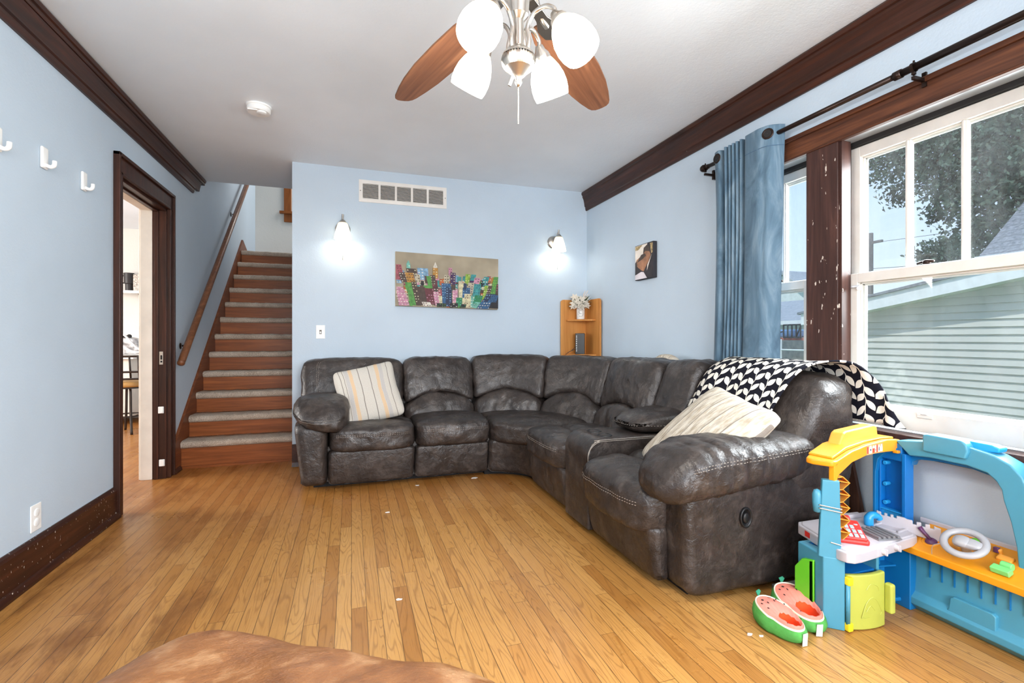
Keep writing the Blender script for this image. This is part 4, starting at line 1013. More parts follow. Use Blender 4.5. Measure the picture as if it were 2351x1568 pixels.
for k in range(5):
    a = 0.0; ang = math.radians((45, 107, 180, 252, 324)[k])
    dx = Vector((math.cos(a), math.sin(a), 0)); dy = Vector((-dx.y, dx.x, 0)); pit = math.radians(11)
    dyt = dy * math.cos(pit) + Vector((0, 0, -math.sin(pit)))
    o = hub + Vector((0, 0, ZB))
    hw = [(.185, .035), (.20, .054), (.25, .065), (.37, .075), (.51, .079), (.62, .072), (.70, .060), (.765, .046), (.785, .038), (.797, .024), (.80, .008)]
    poly = [(r, w) for r, w in hw] + [(r, -w) for r, w in reversed(hw)]
    nrm = dx.cross(dyt)
    b = B(); b.prism(poly, o - nrm * .004, dx, dyt, nrm * .008); bl_ = b.build('blade', 'blade', fan, bevel=.002); bl_.rotation_euler.z = ang
    b = B(); b.prism([(.07, .014), (.16, .018), (.2, .032), (.25, .026), (.27, .0), (.25, -.026), (.2, -.032), (.16, -.018), (.07, -.014)], o - nrm * .010, dx, dyt, nrm * .006)
    b.tube(catmull([o + dx * .1 + Vector((0, 0, .075)), o + dx * .12 + Vector((0, 0, .03)), o + dx * .16 + Vector((0, 0, -.004)), o + dx * .2 - nrm * .008], 4), .009, 8)
    b.build('blade_bracket', 'metal', fan, bevel=.001).rotation_euler.z = ang
MT['fanglow'] = emit('glowing fan shade glass', (40, 33, 20), 19.0, (196, 188, 170), c2=(255, 252, 244), z0=-.665, z1=-.80)
for k, ph_ in enumerate((-29, 55, 145, 235)):
    a = math.radians(ph_ - 18.4)
    d = Vector((math.cos(a), math.sin(a), 0)); ax = (d * math.sin(math.radians(33)) + Vector((0, 0, -math.cos(math.radians(33))))).normalized()
    neck = hub + d * .115 + Vector((0, 0, hz(1.985)))
    b = B(); z0 = Vector((hub.x, hub.y, 0))
    b.tube(catmull([z0 + d * 0.0277 + Vector((0, 0, 1.8535)), z0 + d * 0.0332 + Vector((0, 0, 1.8830)), z0 + d * 0.0277 + Vector((0, 0, 1.9153)), z0 + d * 0.0462 + Vector((0, 0, 1.9476)), z0 + d * 0.0785 + Vector((0, 0, 1.9568)), neck + Vector((0, 0, .028)) - d * .01, neck - ax * .012], 6), .0062, 10)
    b.build('lamp_arm', 'metal', fan, smooth=True)
    T = ax.to_track_quat('Z', 'Y').to_matrix().to_4x4() @ Matrix.Scale(FK, 4)
    b = B(); b.lathe([(.001, -.02), (.012, -.018), (.017, -.004), (.025, .006), (.028, .016), (.029, .03)], neck, 22, 0, T); b.build('socket_cup', 'metal', fan, smooth=True)
    b = B(); b.lathe([(.028, .02), (.036, .032), (.046, .05), (.055, .075), (.0585, .10), (.0575, .122), (.0535, .138), (.05, .135), (.054, .1), (.05, .07), (.04, .045), (.026, .026)], neck, 32, 0, T); sh = b.build('lamp_shade', 'fanglow', fan, smooth=True)
    l = bpy.data.lights.new('fan_bulb', 'POINT'); l.energy = 9; l.color = (1, .95, .87); l.shadow_soft_size = .05
    lo = bpy.data.objects.new('fan_bulb', l); COL.objects.link(lo); lo.location = neck + ax * .15
# ================================================================ toy food truck playset
def P_(n, c, r=.35, var=.03): MT[n] = plain('toy plastic ' + n[4:], c, r, var=var, scale=5, spec=.5)
P_('toy_teal', (72, 144, 170)); P_('toy_blue', (10, 108, 184)); P_('toy_deep', (14, 108, 168)); P_('toy_yellow', (228, 148, 24)); P_('toy_lemon', (180, 186, 80), .45); P_('toy_clip', (240, 214, 40)); P_('toy_green', (100, 196, 44)); P_('toy_mint', (120, 208, 120)); P_('toy_white', (190, 186, 192)); P_('toy_red', (222, 52, 44)); P_('toy_grey', (124, 124, 128)); P_('toy_light', (166, 166, 170)); P_('toy_plum', (92, 52, 92)); P_('toy_pad', (170, 200, 216)); P_('toy_orange', (240, 160, 60)); P_('toy_sky', (40, 156, 220))
toy = thing('play_food_truck', 'blue and yellow plastic toy food truck with kitchen counter and steering wheel', 'toy', (2.0, 1.35, 0))
def TB(b, n, m, bev=.004, par=None, **k): return b.build(n, m, par or toy, bevel=bev, **k)
# counter
A_, B_, C_, D_ = Vector((1.80, 1.55, 0)), Vector((1.705, 1.262, 0)), Vector((2.125, 1.300, 0)), Vector((2.215, 1.535, 0))
ctr = [(1.80, 1.555), (1.772, 1.53), (1.700, 1.30), (1.706, 1.272), (1.726, 1.257), (1.76, 1.256), (2.11, 1.292), (2.126, 1.305), (2.2, 1.50), (2.19, 1.55)]
b = B(); b.slab(ctr, .262, .300)
ins = [(x + (1.95 - x) * .05, y + (1.40 - y) * .07) for x, y in ctr]; b.slab(ins, .296, .305)
TB(b, 'counter', 'toy_white', .008, seg=3)
cd = Vector((C_ - B_)).normalized(); cn = Vector((cd.y, -cd.x, 0))
# cabinet under the counter, open niche and curved door
b = B(); F0, F1 = Vector((1.722, 1.292, 0)), Vector((1.90, 1.296, 0))
b.slab([(1.671, 1.337), (1.722, 1.292), (1.735, 1.302), (1.73, 1.47), (1.70, 1.47)], 0, .265); b.slab([(1.895, 1.298), (1.91, 1.298), (1.92, 1.47), (1.905, 1.47)], .0, .265); b.slab([(1.73, 1.45), (1.91, 1.45), (1.91, 1.47), (1.73, 1.47)], 0, .265)
TB(b, 'cabinet', 'toy_teal', .004)
b = B(); b.slab([(1.735, 1.305), (1.895, 1.305), (1.905, 1.45), (1.735, 1.45)], .19, .2); b.slab([(1.735, 1.44), (1.905, 1.44), (1.905, 1.45), (1.735, 1.45)], .2, .262); b.slab([(1.735, 1.305), (1.895, 1.305), (1.905, 1.45), (1.735, 1.45)], 0.005, .012)
TB(b, 'cabinet_shelf', 'toy_blue', .003)
fr = [Vector((1.736, 1.292)), Vector((1.78, 1.276)), Vector((1.82, 1.268)), Vector((1.86, 1.266)), Vector((1.90, 1.270))]
fr = catmull([(p.x, p.y, 0) for p in fr], 4)
b = B(); b.slab([(p.x, p.y) for p in fr] + [(p.x, p.y + .02) for p in reversed(fr)], .002, .205)
dr = TB(b, 'cabinet_door', 'toy_lemon', .006, seg=3)
b = B(); b.box(1.893, 1.243, .055, 1.918, 1.272, .165); TB(b, 'door_handle', 'toy_lemon', .008, dr, seg=3)
b = B()
for z in (.004, .172): b.box(1.722, 1.276, z, 1.746, 1.296, z + .03)
TB(b, 'hinge_clip', 'toy_clip', .004, dr)
b = B(); b.tube([(1.729, 1.286, .03), (1.729, 1.286, .172)], .0075, 10); TB(b, 'hinge_rod', 'toy_teal', 0, dr, smooth=True)
random.seed(4)
b = B()
def emb(pts): b.tube(catmull([(x, 1.266 - .0006 + .004 * abs(x - 1.85) / .05, z) for x, z in pts], 3), .0012, 4)
emb([(1.78, .05), (1.80, .10), (1.83, .12), (1.86, .09), (1.87, .05), (1.78, .05)]); emb([(1.80, .15), (1.82, .17), (1.85, .16), (1.86, .14)]); emb([(1.80, .07), (1.82, .09), (1.84, .07)])
TB(b, 'embossed_drawing', 'toy_lemon', 0, dr)
b = B(); b.prism([(1.378, .05), (1.462, .05), (1.462, .175), (1.43, .218), (1.378, .232)], (1.672, 0, 0), (0, 1, 0), (0, 0, 1), (.028, 0, 0)); b.prism([(1.378, .05), (1.40, .05), (1.40, .225), (1.378, .232)], (1.672, 0, 0), (0, 1, 0), (0, 0, 1), (.06, 0, 0)); TB(b, 'side_bin', 'toy_green', .005)
# left post with zigzag bracket, wrapped string
b = B(); u0, u1 = Vector((1.664, 1.346, 0)), Vector((1.716, 1.300, 0)); nn = Vector((.67, .74, 0)) * .03
def post(z0, z1, a0, a1, top0, top1): 
    w = u1 - u0
    q = [u0 + w * a0, u0 + w * a1]; r = [u0 + w * top0, u0 + w * top1]
    b.add([q[0] + Vector((0, 0, z0 + .012)), q[1] + Vector((0, 0, z0)), q[1] + nn + Vector((0, 0, z0)), q[0] + nn + Vector((0, 0, z0 + .012)), r[0] + Vector((0, 0, z1)), r[1] + Vector((0, 0, z1)), r[1] + nn + Vector((0, 0, z1)), r[0] + nn + Vector((0, 0, z1))], [(3, 2, 1, 0), (4, 5, 6, 7), (0, 1, 5, 4), (1, 2, 6, 5), (2, 3, 7, 6), (3, 0, 4, 7)])
post(.25, .55, -.06, 1.0, .12, .92); TB(b, 'post', 'toy_teal', .004)
b = B(); b.lathe([(.001, -.05), (.014, -.045), (.017, -.01), (.017, .02), (.012, .035), (.001, .04)], (1.672, 1.362, .47), 14); TB(b, 'side_lamp', 'toy_teal', 0, smooth=True)
b = B(); zz = []
pw = Vector((1.733, 1.322, 0))
right_ = Vector((CS, -SN, 0))
n_z = 11
pts = [pw + right_ * (.040 if k % 2 else .014) + Vector((0, 0, .560 - .0235 * k)) for k in range(n_z)]
dep = Vector((SN, CS, 0)) * .035
vs = []; 
for p in pts: vs += [p, p + dep]
b.add(vs, [(2 * i, 2 * i + 1, 2 * i + 3, 2 * i + 2) for i in range(n_z - 1)])
for k in range(1, n_z, 2): 
    q = pw + right_ * -.004 + Vector((0, 0, pts[k].z)); b.add([pts[k], pts[k] + dep, q + dep + Vector((0, 0, .008)), q + Vector((0, 0, .008))], [(0, 1, 2, 3)])
    q = pw + right_ * -.004 + Vector((0, 0, pts[k].z)); b.add([pts[k - 1], pts[k - 1] + dep, q + dep + Vector((0, 0, .02)), q + Vector((0, 0, .02))], [(0, 1, 2, 3)])
TB(b, 'zigzag_bracket', 'toy_orange', 0, solid=.003)
for z in (.452, .440):
    b = B()
    q = [u0 - nn * .15 + Vector((0, 0, z + .004)), u1 - nn * .12 + Vector((0, 0, z - .004)), u1 + nn * 1.1 + Vector((0, 0, z)), u0 + nn * 1.1 + Vector((0, 0, z + .004)), u0 - nn * .15 + Vector((0, 0, z + .004))]
    b.tube(q, .0022, 6); TB(b, 'string', 'metal', 0)
b = B()
b.tube([u0.lerp(u1, .5) - nn * .12 + Vector((0, 0, .322)), u1 - nn * .12 + Vector((0, 0, .315))], .0022, 6)
TB(b, 'string', 'metal', 0)
# yellow beam with raised tab and sticker
b = B(); p0 = Vector((1.70, 1.315, 0)); p1 = Vector((2.185, 1.405, 0)); bd = (p1 - p0); bn = Vector((-bd.y, bd.x, 0)).normalized()
bp = [(0, .535), (.03, .54), (.06, .566), (.25, .602), (.5, .618), (.8, .612), (1.02, .604), (1.02, .652), (.8, .662), (.5, .658), (.25, .645), (.05, .622), (0, .606)]
b.prism(bp, p0, bd, (0, 0, 1), bn * .022); TB(b, 'beam', 'toy_yellow', .004)
b = B(); b.slab([(1.66, 1.40), (1.658, 1.372), (1.685, 1.325), (1.70, 1.315)] + [tuple((p0 + bd * t_)[:2]) for t_ in (.05,)] + [(1.75, 1.42), (1.70, 1.425)], .600, .622)
TB(b, 'awning', 'toy_yellow', .006, seg=3)
b = B(); b.prism([(.05, .62), (.25, .643), (.5, .656), (.8, .660), (1.0, .652), (1.0, .662), (.8, .668), (.52, .668), (.25, .658), (.05, .630)], p0 + bn * .02, bd, (0, 0, 1), bn * .09); TB(b, 'awning', 'toy_yellow', .004)
b = B(); b.prism([(.26, .645), (.33, .700), (.37, .708), (.80, .715), (.86, .708), (.88, .66)], p0 + bn * .05, bd, (0, 0, 1), bn * .05); TB(b, 'raised_tab', 'toy_orange', .008, seg=3)
b = B(); b.prism([(.92, .600), (1.06, .596), (1.06, .618), (1.04, .618), (1.03, .610), (.92, .612)], p0 - bn * .012, bd, (0, 0, 1), bn * .02); TB(b, 'hook_peg', 'toy_yellow', .003)
MT['sticker'] = plain('orange menu sticker', (232, 150, 90), .5); MT['st_white'] = plain('sticker white', (240, 236, 230), .5); MT['st_red'] = plain('sticker red', (196, 62, 48), .5); MT['st_dark'] = plain('sticker dark', (60, 60, 80), .5)
b = B()
def sk(t0, t1, z0, z1, mi, k, rnd=0):
    poly = [(t0, z0), (t1, z0), (t1, z1 - rnd), ((t0 + t1) / 2 + (t1 - t0) * .25, z1), ((t0 + t1) / 2 - (t1 - t0) * .25, z1), (t0, z1 - rnd)]
    b.prism(poly, p0 - bn * (.0002 + .0002 * k), bd, (0, 0, 1), -bn * .0003, mi)
sk(.46, .72, .618, .656, 0, 1); sk(.468, .49, .623, .650, 2, 2); sk(.50, .545, .622, .652, 1, 2, .008); sk(.555, .585, .622, .640, 2, 2); sk(.556, .584, .640, .651, 1, 2, .004); sk(.592, .612, .624, .651, 1, 2, .006); sk(.616, .636, .622, .654, 2, 2, .008); sk(.642, .672, .622, .650, 1, 2, .010); sk(.68, .712, .622, .650, 1, 2, .010); sk(.514, .534, .632, .640, 3, 3); sk(.598, .606, .628, .636, 3, 3); sk(.650, .664, .626, .642, 3, 3, .004)
TB(b, 'menu_sticker', ['sticker', 'st_white', 'st_red', 'st_dark'], 0)
# corner post: blue hollow column with pegs and a teal flank
b = B()
b.box(2.20, 1.382, .28, 2.215, 1.485, .61); b.box(2.165, 1.368, .28, 2.215, 1.384, .60); b.box(2.168, 1.384, .565, 2.215, 1.47, .64); b.box(2.168, 1.468, .28, 2.2, 1.478, .57)
TB(b, 'corner_post', 'toy_blue', .003)
b = B(); b.prism([(1.478, .285), (1.49, .285), (1.49, .60), (1.40, .62), (1.40, .60), (1.44, .59), (1.468, .56), (1.478, .5)], (2.15, 0, 0), (0, 1, 0), (0, 0, 1), (.065, 0, 0)); TB(b, 'corner_flank', 'toy_deep', .003)
b = B(); b.slab([(2.168, 1.385), (2.20, 1.385), (2.20, 1.478), (2.168, 1.478)], .345, .35); b.slab([(2.175, 1.387), (2.20, 1.387), (2.20, 1.478), (2.175, 1.478)], .30, .345)
TB(b, 'peg_shelf', 'toy_sky', .003)
for z in (.375, .455, .545): b = B(); b.tube([(2.172, 1.455, z), (2.2, 1.455, z)], .009, 10); TB(b, 'peg', 'toy_sky', .002)
b = B(); b.prism([(1.492, .375), (1.50, .39), (1.503, .50), (1.492, .53)], (2.17, 0, 0), (0, 1, 0), (0, 0, 1), (.03, 0, 0)); TB(b, 'side_plaque', 'toy_lemon', .003)
b = B(); b.box(2.15, 1.40, .296, 2.2, 1.47, .304); TB(b, 'base_plate', 'toy_yellow', .002)
# arch of the driving side
pairs = [((1.46, .28), (1.385, .31)), ((1.46, .60), (1.385, .565)), ((1.44, .635), (1.378, .585)), ((1.41, .650), (1.355, .598)), ((1.30, .668), (1.28, .607)), ((1.15, .675), (1.16, .606)), ((1.08, .662), (1.10, .594)), ((1.035, .640), (1.075, .572)), ((1.005, .605), (1.06, .545)), ((.985, .55), (1.055, .51)), ((.975, .48), (1.035, .44)), ((.97, .40), (1.02, .36)), ((.965, .26), (1.015, .29))]
b = B(); vs = []
for (o_, i_) in pairs: vs += [(2.165, *o_), (2.165, *i_), (2.245, *i_), (2.245, *o_)]
np_ = len(pairs)
b = B(); vs = []
for (o_, i_) in pairs[3:]: vs += [(2.165, *o_), (2.165, *i_), (2.245, *i_), (2.245, *o_)]
np_ = len(pairs) - 3
b.add(vs, [(4 * k + q, 4 * k + (q + 1) % 4, 4 * k + 4 + (q + 1) % 4, 4 * k + 4 + q) for k in range(np_ - 1) for q in range(4)] + [(0, 1, 2, 3), tuple(4 * (np_ - 1) + q for q in (3, 2, 1, 0))])
TB(b, 'arch_frame', 'toy_teal', .006, seg=3)
b = B(); vs = []
for (o_, i_) in pairs[1:9]:
    e_ = (i_[0] + (1.2 - i_[0]) * .10, i_[1] + (.45 - i_[1]) * .10); vs += [(2.20, *i_), (2.20, *e_), (2.235, *e_), (2.235, *i_)]
b.add(vs, [(4 * k + q, 4 * k + (q + 1) % 4, 4 * k + 4 + (q + 1) % 4, 4 * k + 4 + q) for k in range(7) for q in range(4)]); TB(b, 'inner_rim', 'toy_deep', .003)
b = B(); b.prism([(1.30, .63), (1.30, .695), (1.285, .70), (1.17, .698), (1.155, .685), (1.15, .66), (1.16, .63)], (2.152, 0, 0), (0, 1, 0), (0, 0, 1), (.075, 0, 0)); TB(b, 'roof_sign_block', 'toy_teal', .007, seg=3)
b = B(); b.prism([(1.17, .66), (1.15, .66), (1.08, .668), (1.075, .685), (1.10, .694), (1.17, .696)], (2.19, 0, 0), (0, 1, 0), (0, 0, 1), (.05, 0, 0)); TB(b, 'roof_sign_block', 'toy_sky', .006)
# dashboard
def dash(y, t, dz=0): return Vector((2.075 + (2.243 - 2.075) * t, y, .262 + .062 * t + dz))
b = B(); ya, yb2 = 1.325, .90
b.prism([(2.075, .235), (2.075, .262), (2.09, .268), (2.243, .325), (2.25, .33), (2.25, .30)], (0, ya, 0), (1, 0, 0), (0, 0, 1), (0, yb2 - ya, 0)); TB(b, 'dashboard', 'toy_yellow', .006, seg=3)
b = B(); b.box(2.238, .93, .318, 2.25, 1.36, .338); TB(b, 'window_ledge', 'toy_white', .003)
bl = at(2215, 1258, X=2.12); nrm = Vector((-.345, 0, .939)); T = Matrix.Translation(Vector((2.11, 1.138, .336))) @ Vector((-.52, -.1, .84)).to_track_quat('Z', 'Y').to_matrix().to_4x4()
b = B(); ring = []; R_, r_ = .057, .0125
vs = []; fs = []
for i in range(40):
    for k in range(12):
        t_, q = 2 * PI * i / 40, 2 * PI * k / 12; rr = R_ + r_ * math.cos(q); vs.append(T @ Vector((rr * math.cos(t_), rr * math.sin(t_), r_ * .85 * math.sin(q))))
        fs.append((i * 12 + k, i * 12 + (k + 1) % 12, ((i + 1) % 40) * 12 + (k + 1) % 12, ((i + 1) % 40) * 12 + k))
b.add(vs, fs); sw_ = TB(b, 'steering_wheel', 'toy_light', 0, smooth=True)
b = B()
def fnp(q): return T @ Vector((q[0] * .062 * (1 if q[0] > 0 else .35) - .01, q[1] * .021, q[2] * .014 + .002))
puff(fnp, (8, 6, 4), 3.5, 0, b=b); puff(lambda q: T @ Vector((q[0] * .024 - .005, q[1] * .024, q[2] * .014 + .006)), (6, 6, 4), 2.6, 0, b=b); b.tube([T @ Vector((0, 0, 0)), T @ Vector((0, 0, -.05))], .014, 10)
TB(b, 'wheel_hub', 'toy_light', 0, sw_, smooth=True)
c = dash(1.262, .40); up = Vector((-.345, 0, .939))
b = B(); b.lathe([(.001, .012), (.012, .011), (.019, .004), (.021, -.004)], c, 18, 0, up.to_track_quat('Z', 'Y').to_matrix().to_4x4()); b.tube([c + up * .008, c + Vector((-.005, .022, .028)), c + Vector((-.008, .036, .045))], [.006, .007, .009], 8); TB(b, 'turn_lever', 'toy_plum', 0, smooth=True)
b = B(); b.lathe([(.030, -.003), (.030, .003), (.024, .004), (.023, -.003)], c, 24, 0, up.to_track_quat('Z', 'Y').to_matrix().to_4x4()); TB(b, 'lever_rim', 'toy_yellow', 0, smooth=True)
c = dash(1.03, .32)
b = B(); T2 = Matrix.Translation(c) @ Matrix.Rotation(-.35, 4, 'Y'); b.box(-.035, -.026, .004, -.008, .026, .024, 0, T2); b.box(-.012, -.012, .0, .03, .014, .014, 0, T2); b.tube([T2 @ Vector((.012, -.016, .012)), T2 @ Vector((.012, .016, .012))], .013, 12); TB(b, 'gear_lever', 'toy_mint', .003)
b = B(); c = dash(1.055, .62); T2 = Matrix.Translation(c) @ Matrix.Rotation(-.35, 4, 'Y'); b.box(-.014, -.022, -.002, .014, .022, .010, 0, T2); b.box(.02, .02, -.002, .034, .034, .016, 0, T2); TB(b, 'dash_key', 'toy_orange', .004)
b = B(); c = dash(1.09, .75); T2 = Matrix.Translation(c); b.box(-.008, -.008, 0, .008, .008, .02, 0, T2); TB(b, 'dash_button', 'toy_plum', .003)
b = B(); c = dash(1.16, .85); b.lathe([(.001, .016), (.012, .012), (.016, 0)], c, 14); TB(b, 'horn_button', 'toy_green', 0, smooth=True)
b = B(); b.tube(catmull([T @ Vector((-.055, -.045, .012)), T @ Vector((-.075, -.05, .0)), T @ Vector((-.085, -.05, -.03)), T @ Vector((-.09, -.05, -.06))], 4), .0012, 5); TB(b, 'loose_thread', 'toy_light', 0)
# body under the dashboard, corner column with niches
b = B(); prof = [(2.138, .0), (2.105, .03), (2.105, .055), (2.128, .075), (2.135, .14), (2.135, .24), (2.16, .24), (2.16, 0)]
b.prism(prof, (0, 1.315, 0), (1, 0, 0), (0, 0, 1), (0, .90 - 1.315, 0)); TB(b, 'front_panel', 'toy_teal', .003)
b = B()
for k in range(9): y = 1.26 - .04 * k; b.box(2.129, y - .0015, .15, 2.137, y + .0015, .235)
TB(b, 'panel_ribs', 'toy_deep', 0)
b = B(); b.prism([(1.20, .058), (1.19, .072), (1.185, .112), (1.175, .12), (1.06, .12), (1.05, .112), (1.05, .058)], (2.114, 0, 0), (0, 1, 0), (0, 0, 1), (.022, 0, 0)); TB(b, 'step_pocket', 'toy_teal', .004)
b = B()
b.slab([(1.97, 1.43), (2.14, 1.40), (2.14, 1.43), (1.97, 1.46)], .02, .262); b.slab([(2.10, 1.31), (2.14, 1.31), (2.14, 1.41), (2.10, 1.41)], .0, .25); b.slab([(1.97, 1.40), (1.985, 1.40), (1.985, 1.45), (1.97, 1.45)], .03, .262); b.slab([(2.03, 1.385), (2.045, 1.385), (2.045, 1.44), (2.03, 1.44)], .02, .262); b.slab([(1.97, 1.39), (2.11, 1.36), (2.11, 1.42), (1.97, 1.44)], .15, .158); b.slab([(1.93, 1.42), (2.0, 1.36), (2.12, 1.34), (2.12, 1.44), (1.93, 1.46)], .02, .035)
TB(b, 'corner_column', 'toy_deep', .004)
# counter fittings
def cp(x, y, z=.306): return Vector((x, y, z))
ro_ = Matrix.Translation((1.845, 1.368, .304)) @ Matrix.Rotation(math.radians(-41), 4, 'Z') @ Matrix.Diagonal((1.3, 1.6, 1.25, 1))
b = B(); b.prism([(-.036, -.05), (.036, -.05), (.04, -.04), (.036, .05), (-.036, .05), (-.04, -.04)], ro_ @ Vector((0, 0, 0)), ro_.to_3x3() @ Vector((1, 0, 0)), ro_.to_3x3() @ Vector((0, 1, 0)), (0, 0, .016))
Tt = ro_ @ Matrix.Translation((0, 0, .016)) @ Matrix.Rotation(.18, 4, 'X'); b.box(-.034, -.046, 0, .034, .046, .012, 0, Tt); b.box(-.034, .03, .0, .012, .045, .05, 0, ro_)
rg = TB(b, 'cash_register', 'toy_red', .006, seg=3)
b = B()
for i in range(4):
    for k in range(3):
        if i == 3 and k == 0: continue
        b.box(-.026 + .0145 * i, .014 - .021 * k - .014, .011, -.016 + .0145 * i, .014 - .021 * k, .0145, 0, Tt)
b.lathe([(.001, .016), (.008, .015), (.009, .011)], Tt @ Vector((.022, .022, 0)), 14); TB(b, 'key_buttons', 'toy_pad', .001, rg)
b = B(); b.box(-.029, .0285, .018, .008, .0295, .044, 0, ro_); TB(b, 'register_screen', 'toy_white', 0, rg)
b = B()
for (xx, zz_) in ((-.022, 0), (-.008, 0)): 
    for (a0_, a1_) in (((0, 0), (.008, 0)), ((0, .006), (.008, .006)), ((0, .012), (.008, .012)), ((.008, 0), (.008, .012))):
        b.tube([ro_ @ Vector((xx + a0_[0], .028, .024 + a0_[1])), ro_ @ Vector((xx + a1_[0], .028, .024 + a1_[1]))], .0009, 4)
TB(b, 'screen_digits', 'black', 0, rg)
gm = Matrix.Translation((1.972, 1.345, .305)) @ Matrix.Rotation(math.radians(-12), 4, 'Z') @ Matrix.Diagonal((1.05, 1.3, 1, 1))
b = B(); b.box(-.05, -.045, 0, .045, .045, .004, 0, gm)
for k in range(5): b.tube([gm @ Vector((-.04 + .0195 * k, -.04, .007)), gm @ Vector((-.04 + .0195 * k, .04, .007))], .0062, 8)
TB(b, 'grill', 'toy_grey', .001)
b = B(); c = cp(2.035, 1.425, .305); b.tube(catmull([c, c + Vector((0, 0, .03)), c + Vector((.012, -.006, .042)), c + Vector((.034, -.012, .036)), c + Vector((.042, -.014, .024))], 4), [.017] * 5 + [.015] * 6 + [.012] * 6, 12); TB(b, 'tap', 'toy_sky', 0, smooth=True)
b = B(); si = Matrix.Translation((2.095, 1.375, .3045)) @ Matrix.Rotation(math.radians(8), 4, 'Z')
for (xa, ya_, xb, yb_) in ((-.05, -.045, .05, -.035), (-.05, .04, .05, .05), (-.05, -.045, -.042, .05), (.042, -.045, .05, .05)): b.box(xa, ya_, 0, xb, yb_, .007, 0, si)
b.box(-.045, -.04, -.003, .045, .045, .001, 0, si); TB(b, 'sink', 'toy_white', .003)
pA, pB = Vector((2.10, 1.44, .306)), Vector((2.168, 1.245, .306))
b = B(); L_ = (pB - pA).length; poly = [(0, 0), (L_, -.02), (L_, .035), (L_ * .93, .037)]
for k in range(3): t_ = L_ * (.9 - .13 * k); poly += [(t_, .04), (t_, .028), (t_ - .012, .028), (t_ - .012, .042)]
poly += [(L_ * .5, .042), (L_ * .45, .046)]
for k in range(3): t_ = L_ * (.33 - .1 * k); poly += [(t_, .046), (t_, .036), (t_ - .01, .036), (t_ - .01, .047)]
poly += [(0, .05)]
b.prism(poly, pA, (pB - pA).normalized(), (0, 0, 1), Vector((-.6, -.45, 0)).normalized() * .012); TB(b, 'cup_rack', 'toy_white', .002)
b = B(); b.slab([(1.98, 1.50), (2.09, 1.49), (2.10, 1.52), (1.98, 1.53)], .304, .322); TB(b, 'counter_ledge', 'toy_white', .006)
for t_, w_ in ((.42, .026), (.62, .0)):
    b = B(); c = B_.lerp(C_, t_) + cn * .004 + Vector((0, 0, .283))
    if w_: b.prism([(-.03, -.016), (.03, -.016), (.03, .014), (-.03, .014)], c, cd, (0, 0, 1), cn * .008)
    b.lathe([(.001, .016), (.010, .015), (.012, .004), (.012, 0)], c + cn * .004, 14, 0, cn.to_track_quat('Z', 'Y').to_matrix().to_4x4()); b.prism([(-.004, -.012), (.004, -.012), (.004, .012), (-.004, .012)], c + cn * .012, cd, (0, 0, 1), cn * .012); TB(b, 'stove_knob', 'toy_white', .002)
b = B(); b.lathe([(.001, .022), (.012, .018), (.018, .004), (.018, 0)], (1.815, 1.405, .305), 14); TB(b, 'bell', 'toy_lemon', 0, smooth=True)
b = B(); T2 = Matrix.Translation((1.772, 1.49, .285)); b.box(-.004, -.015, -.012, .004, .02, .012, 0, Matrix.Translation((1.757, 1.47, .283)) @ Matrix.Rotation(-.3, 4, 'Z')); TB(b, 'side_badge', 'toy_red', .002)
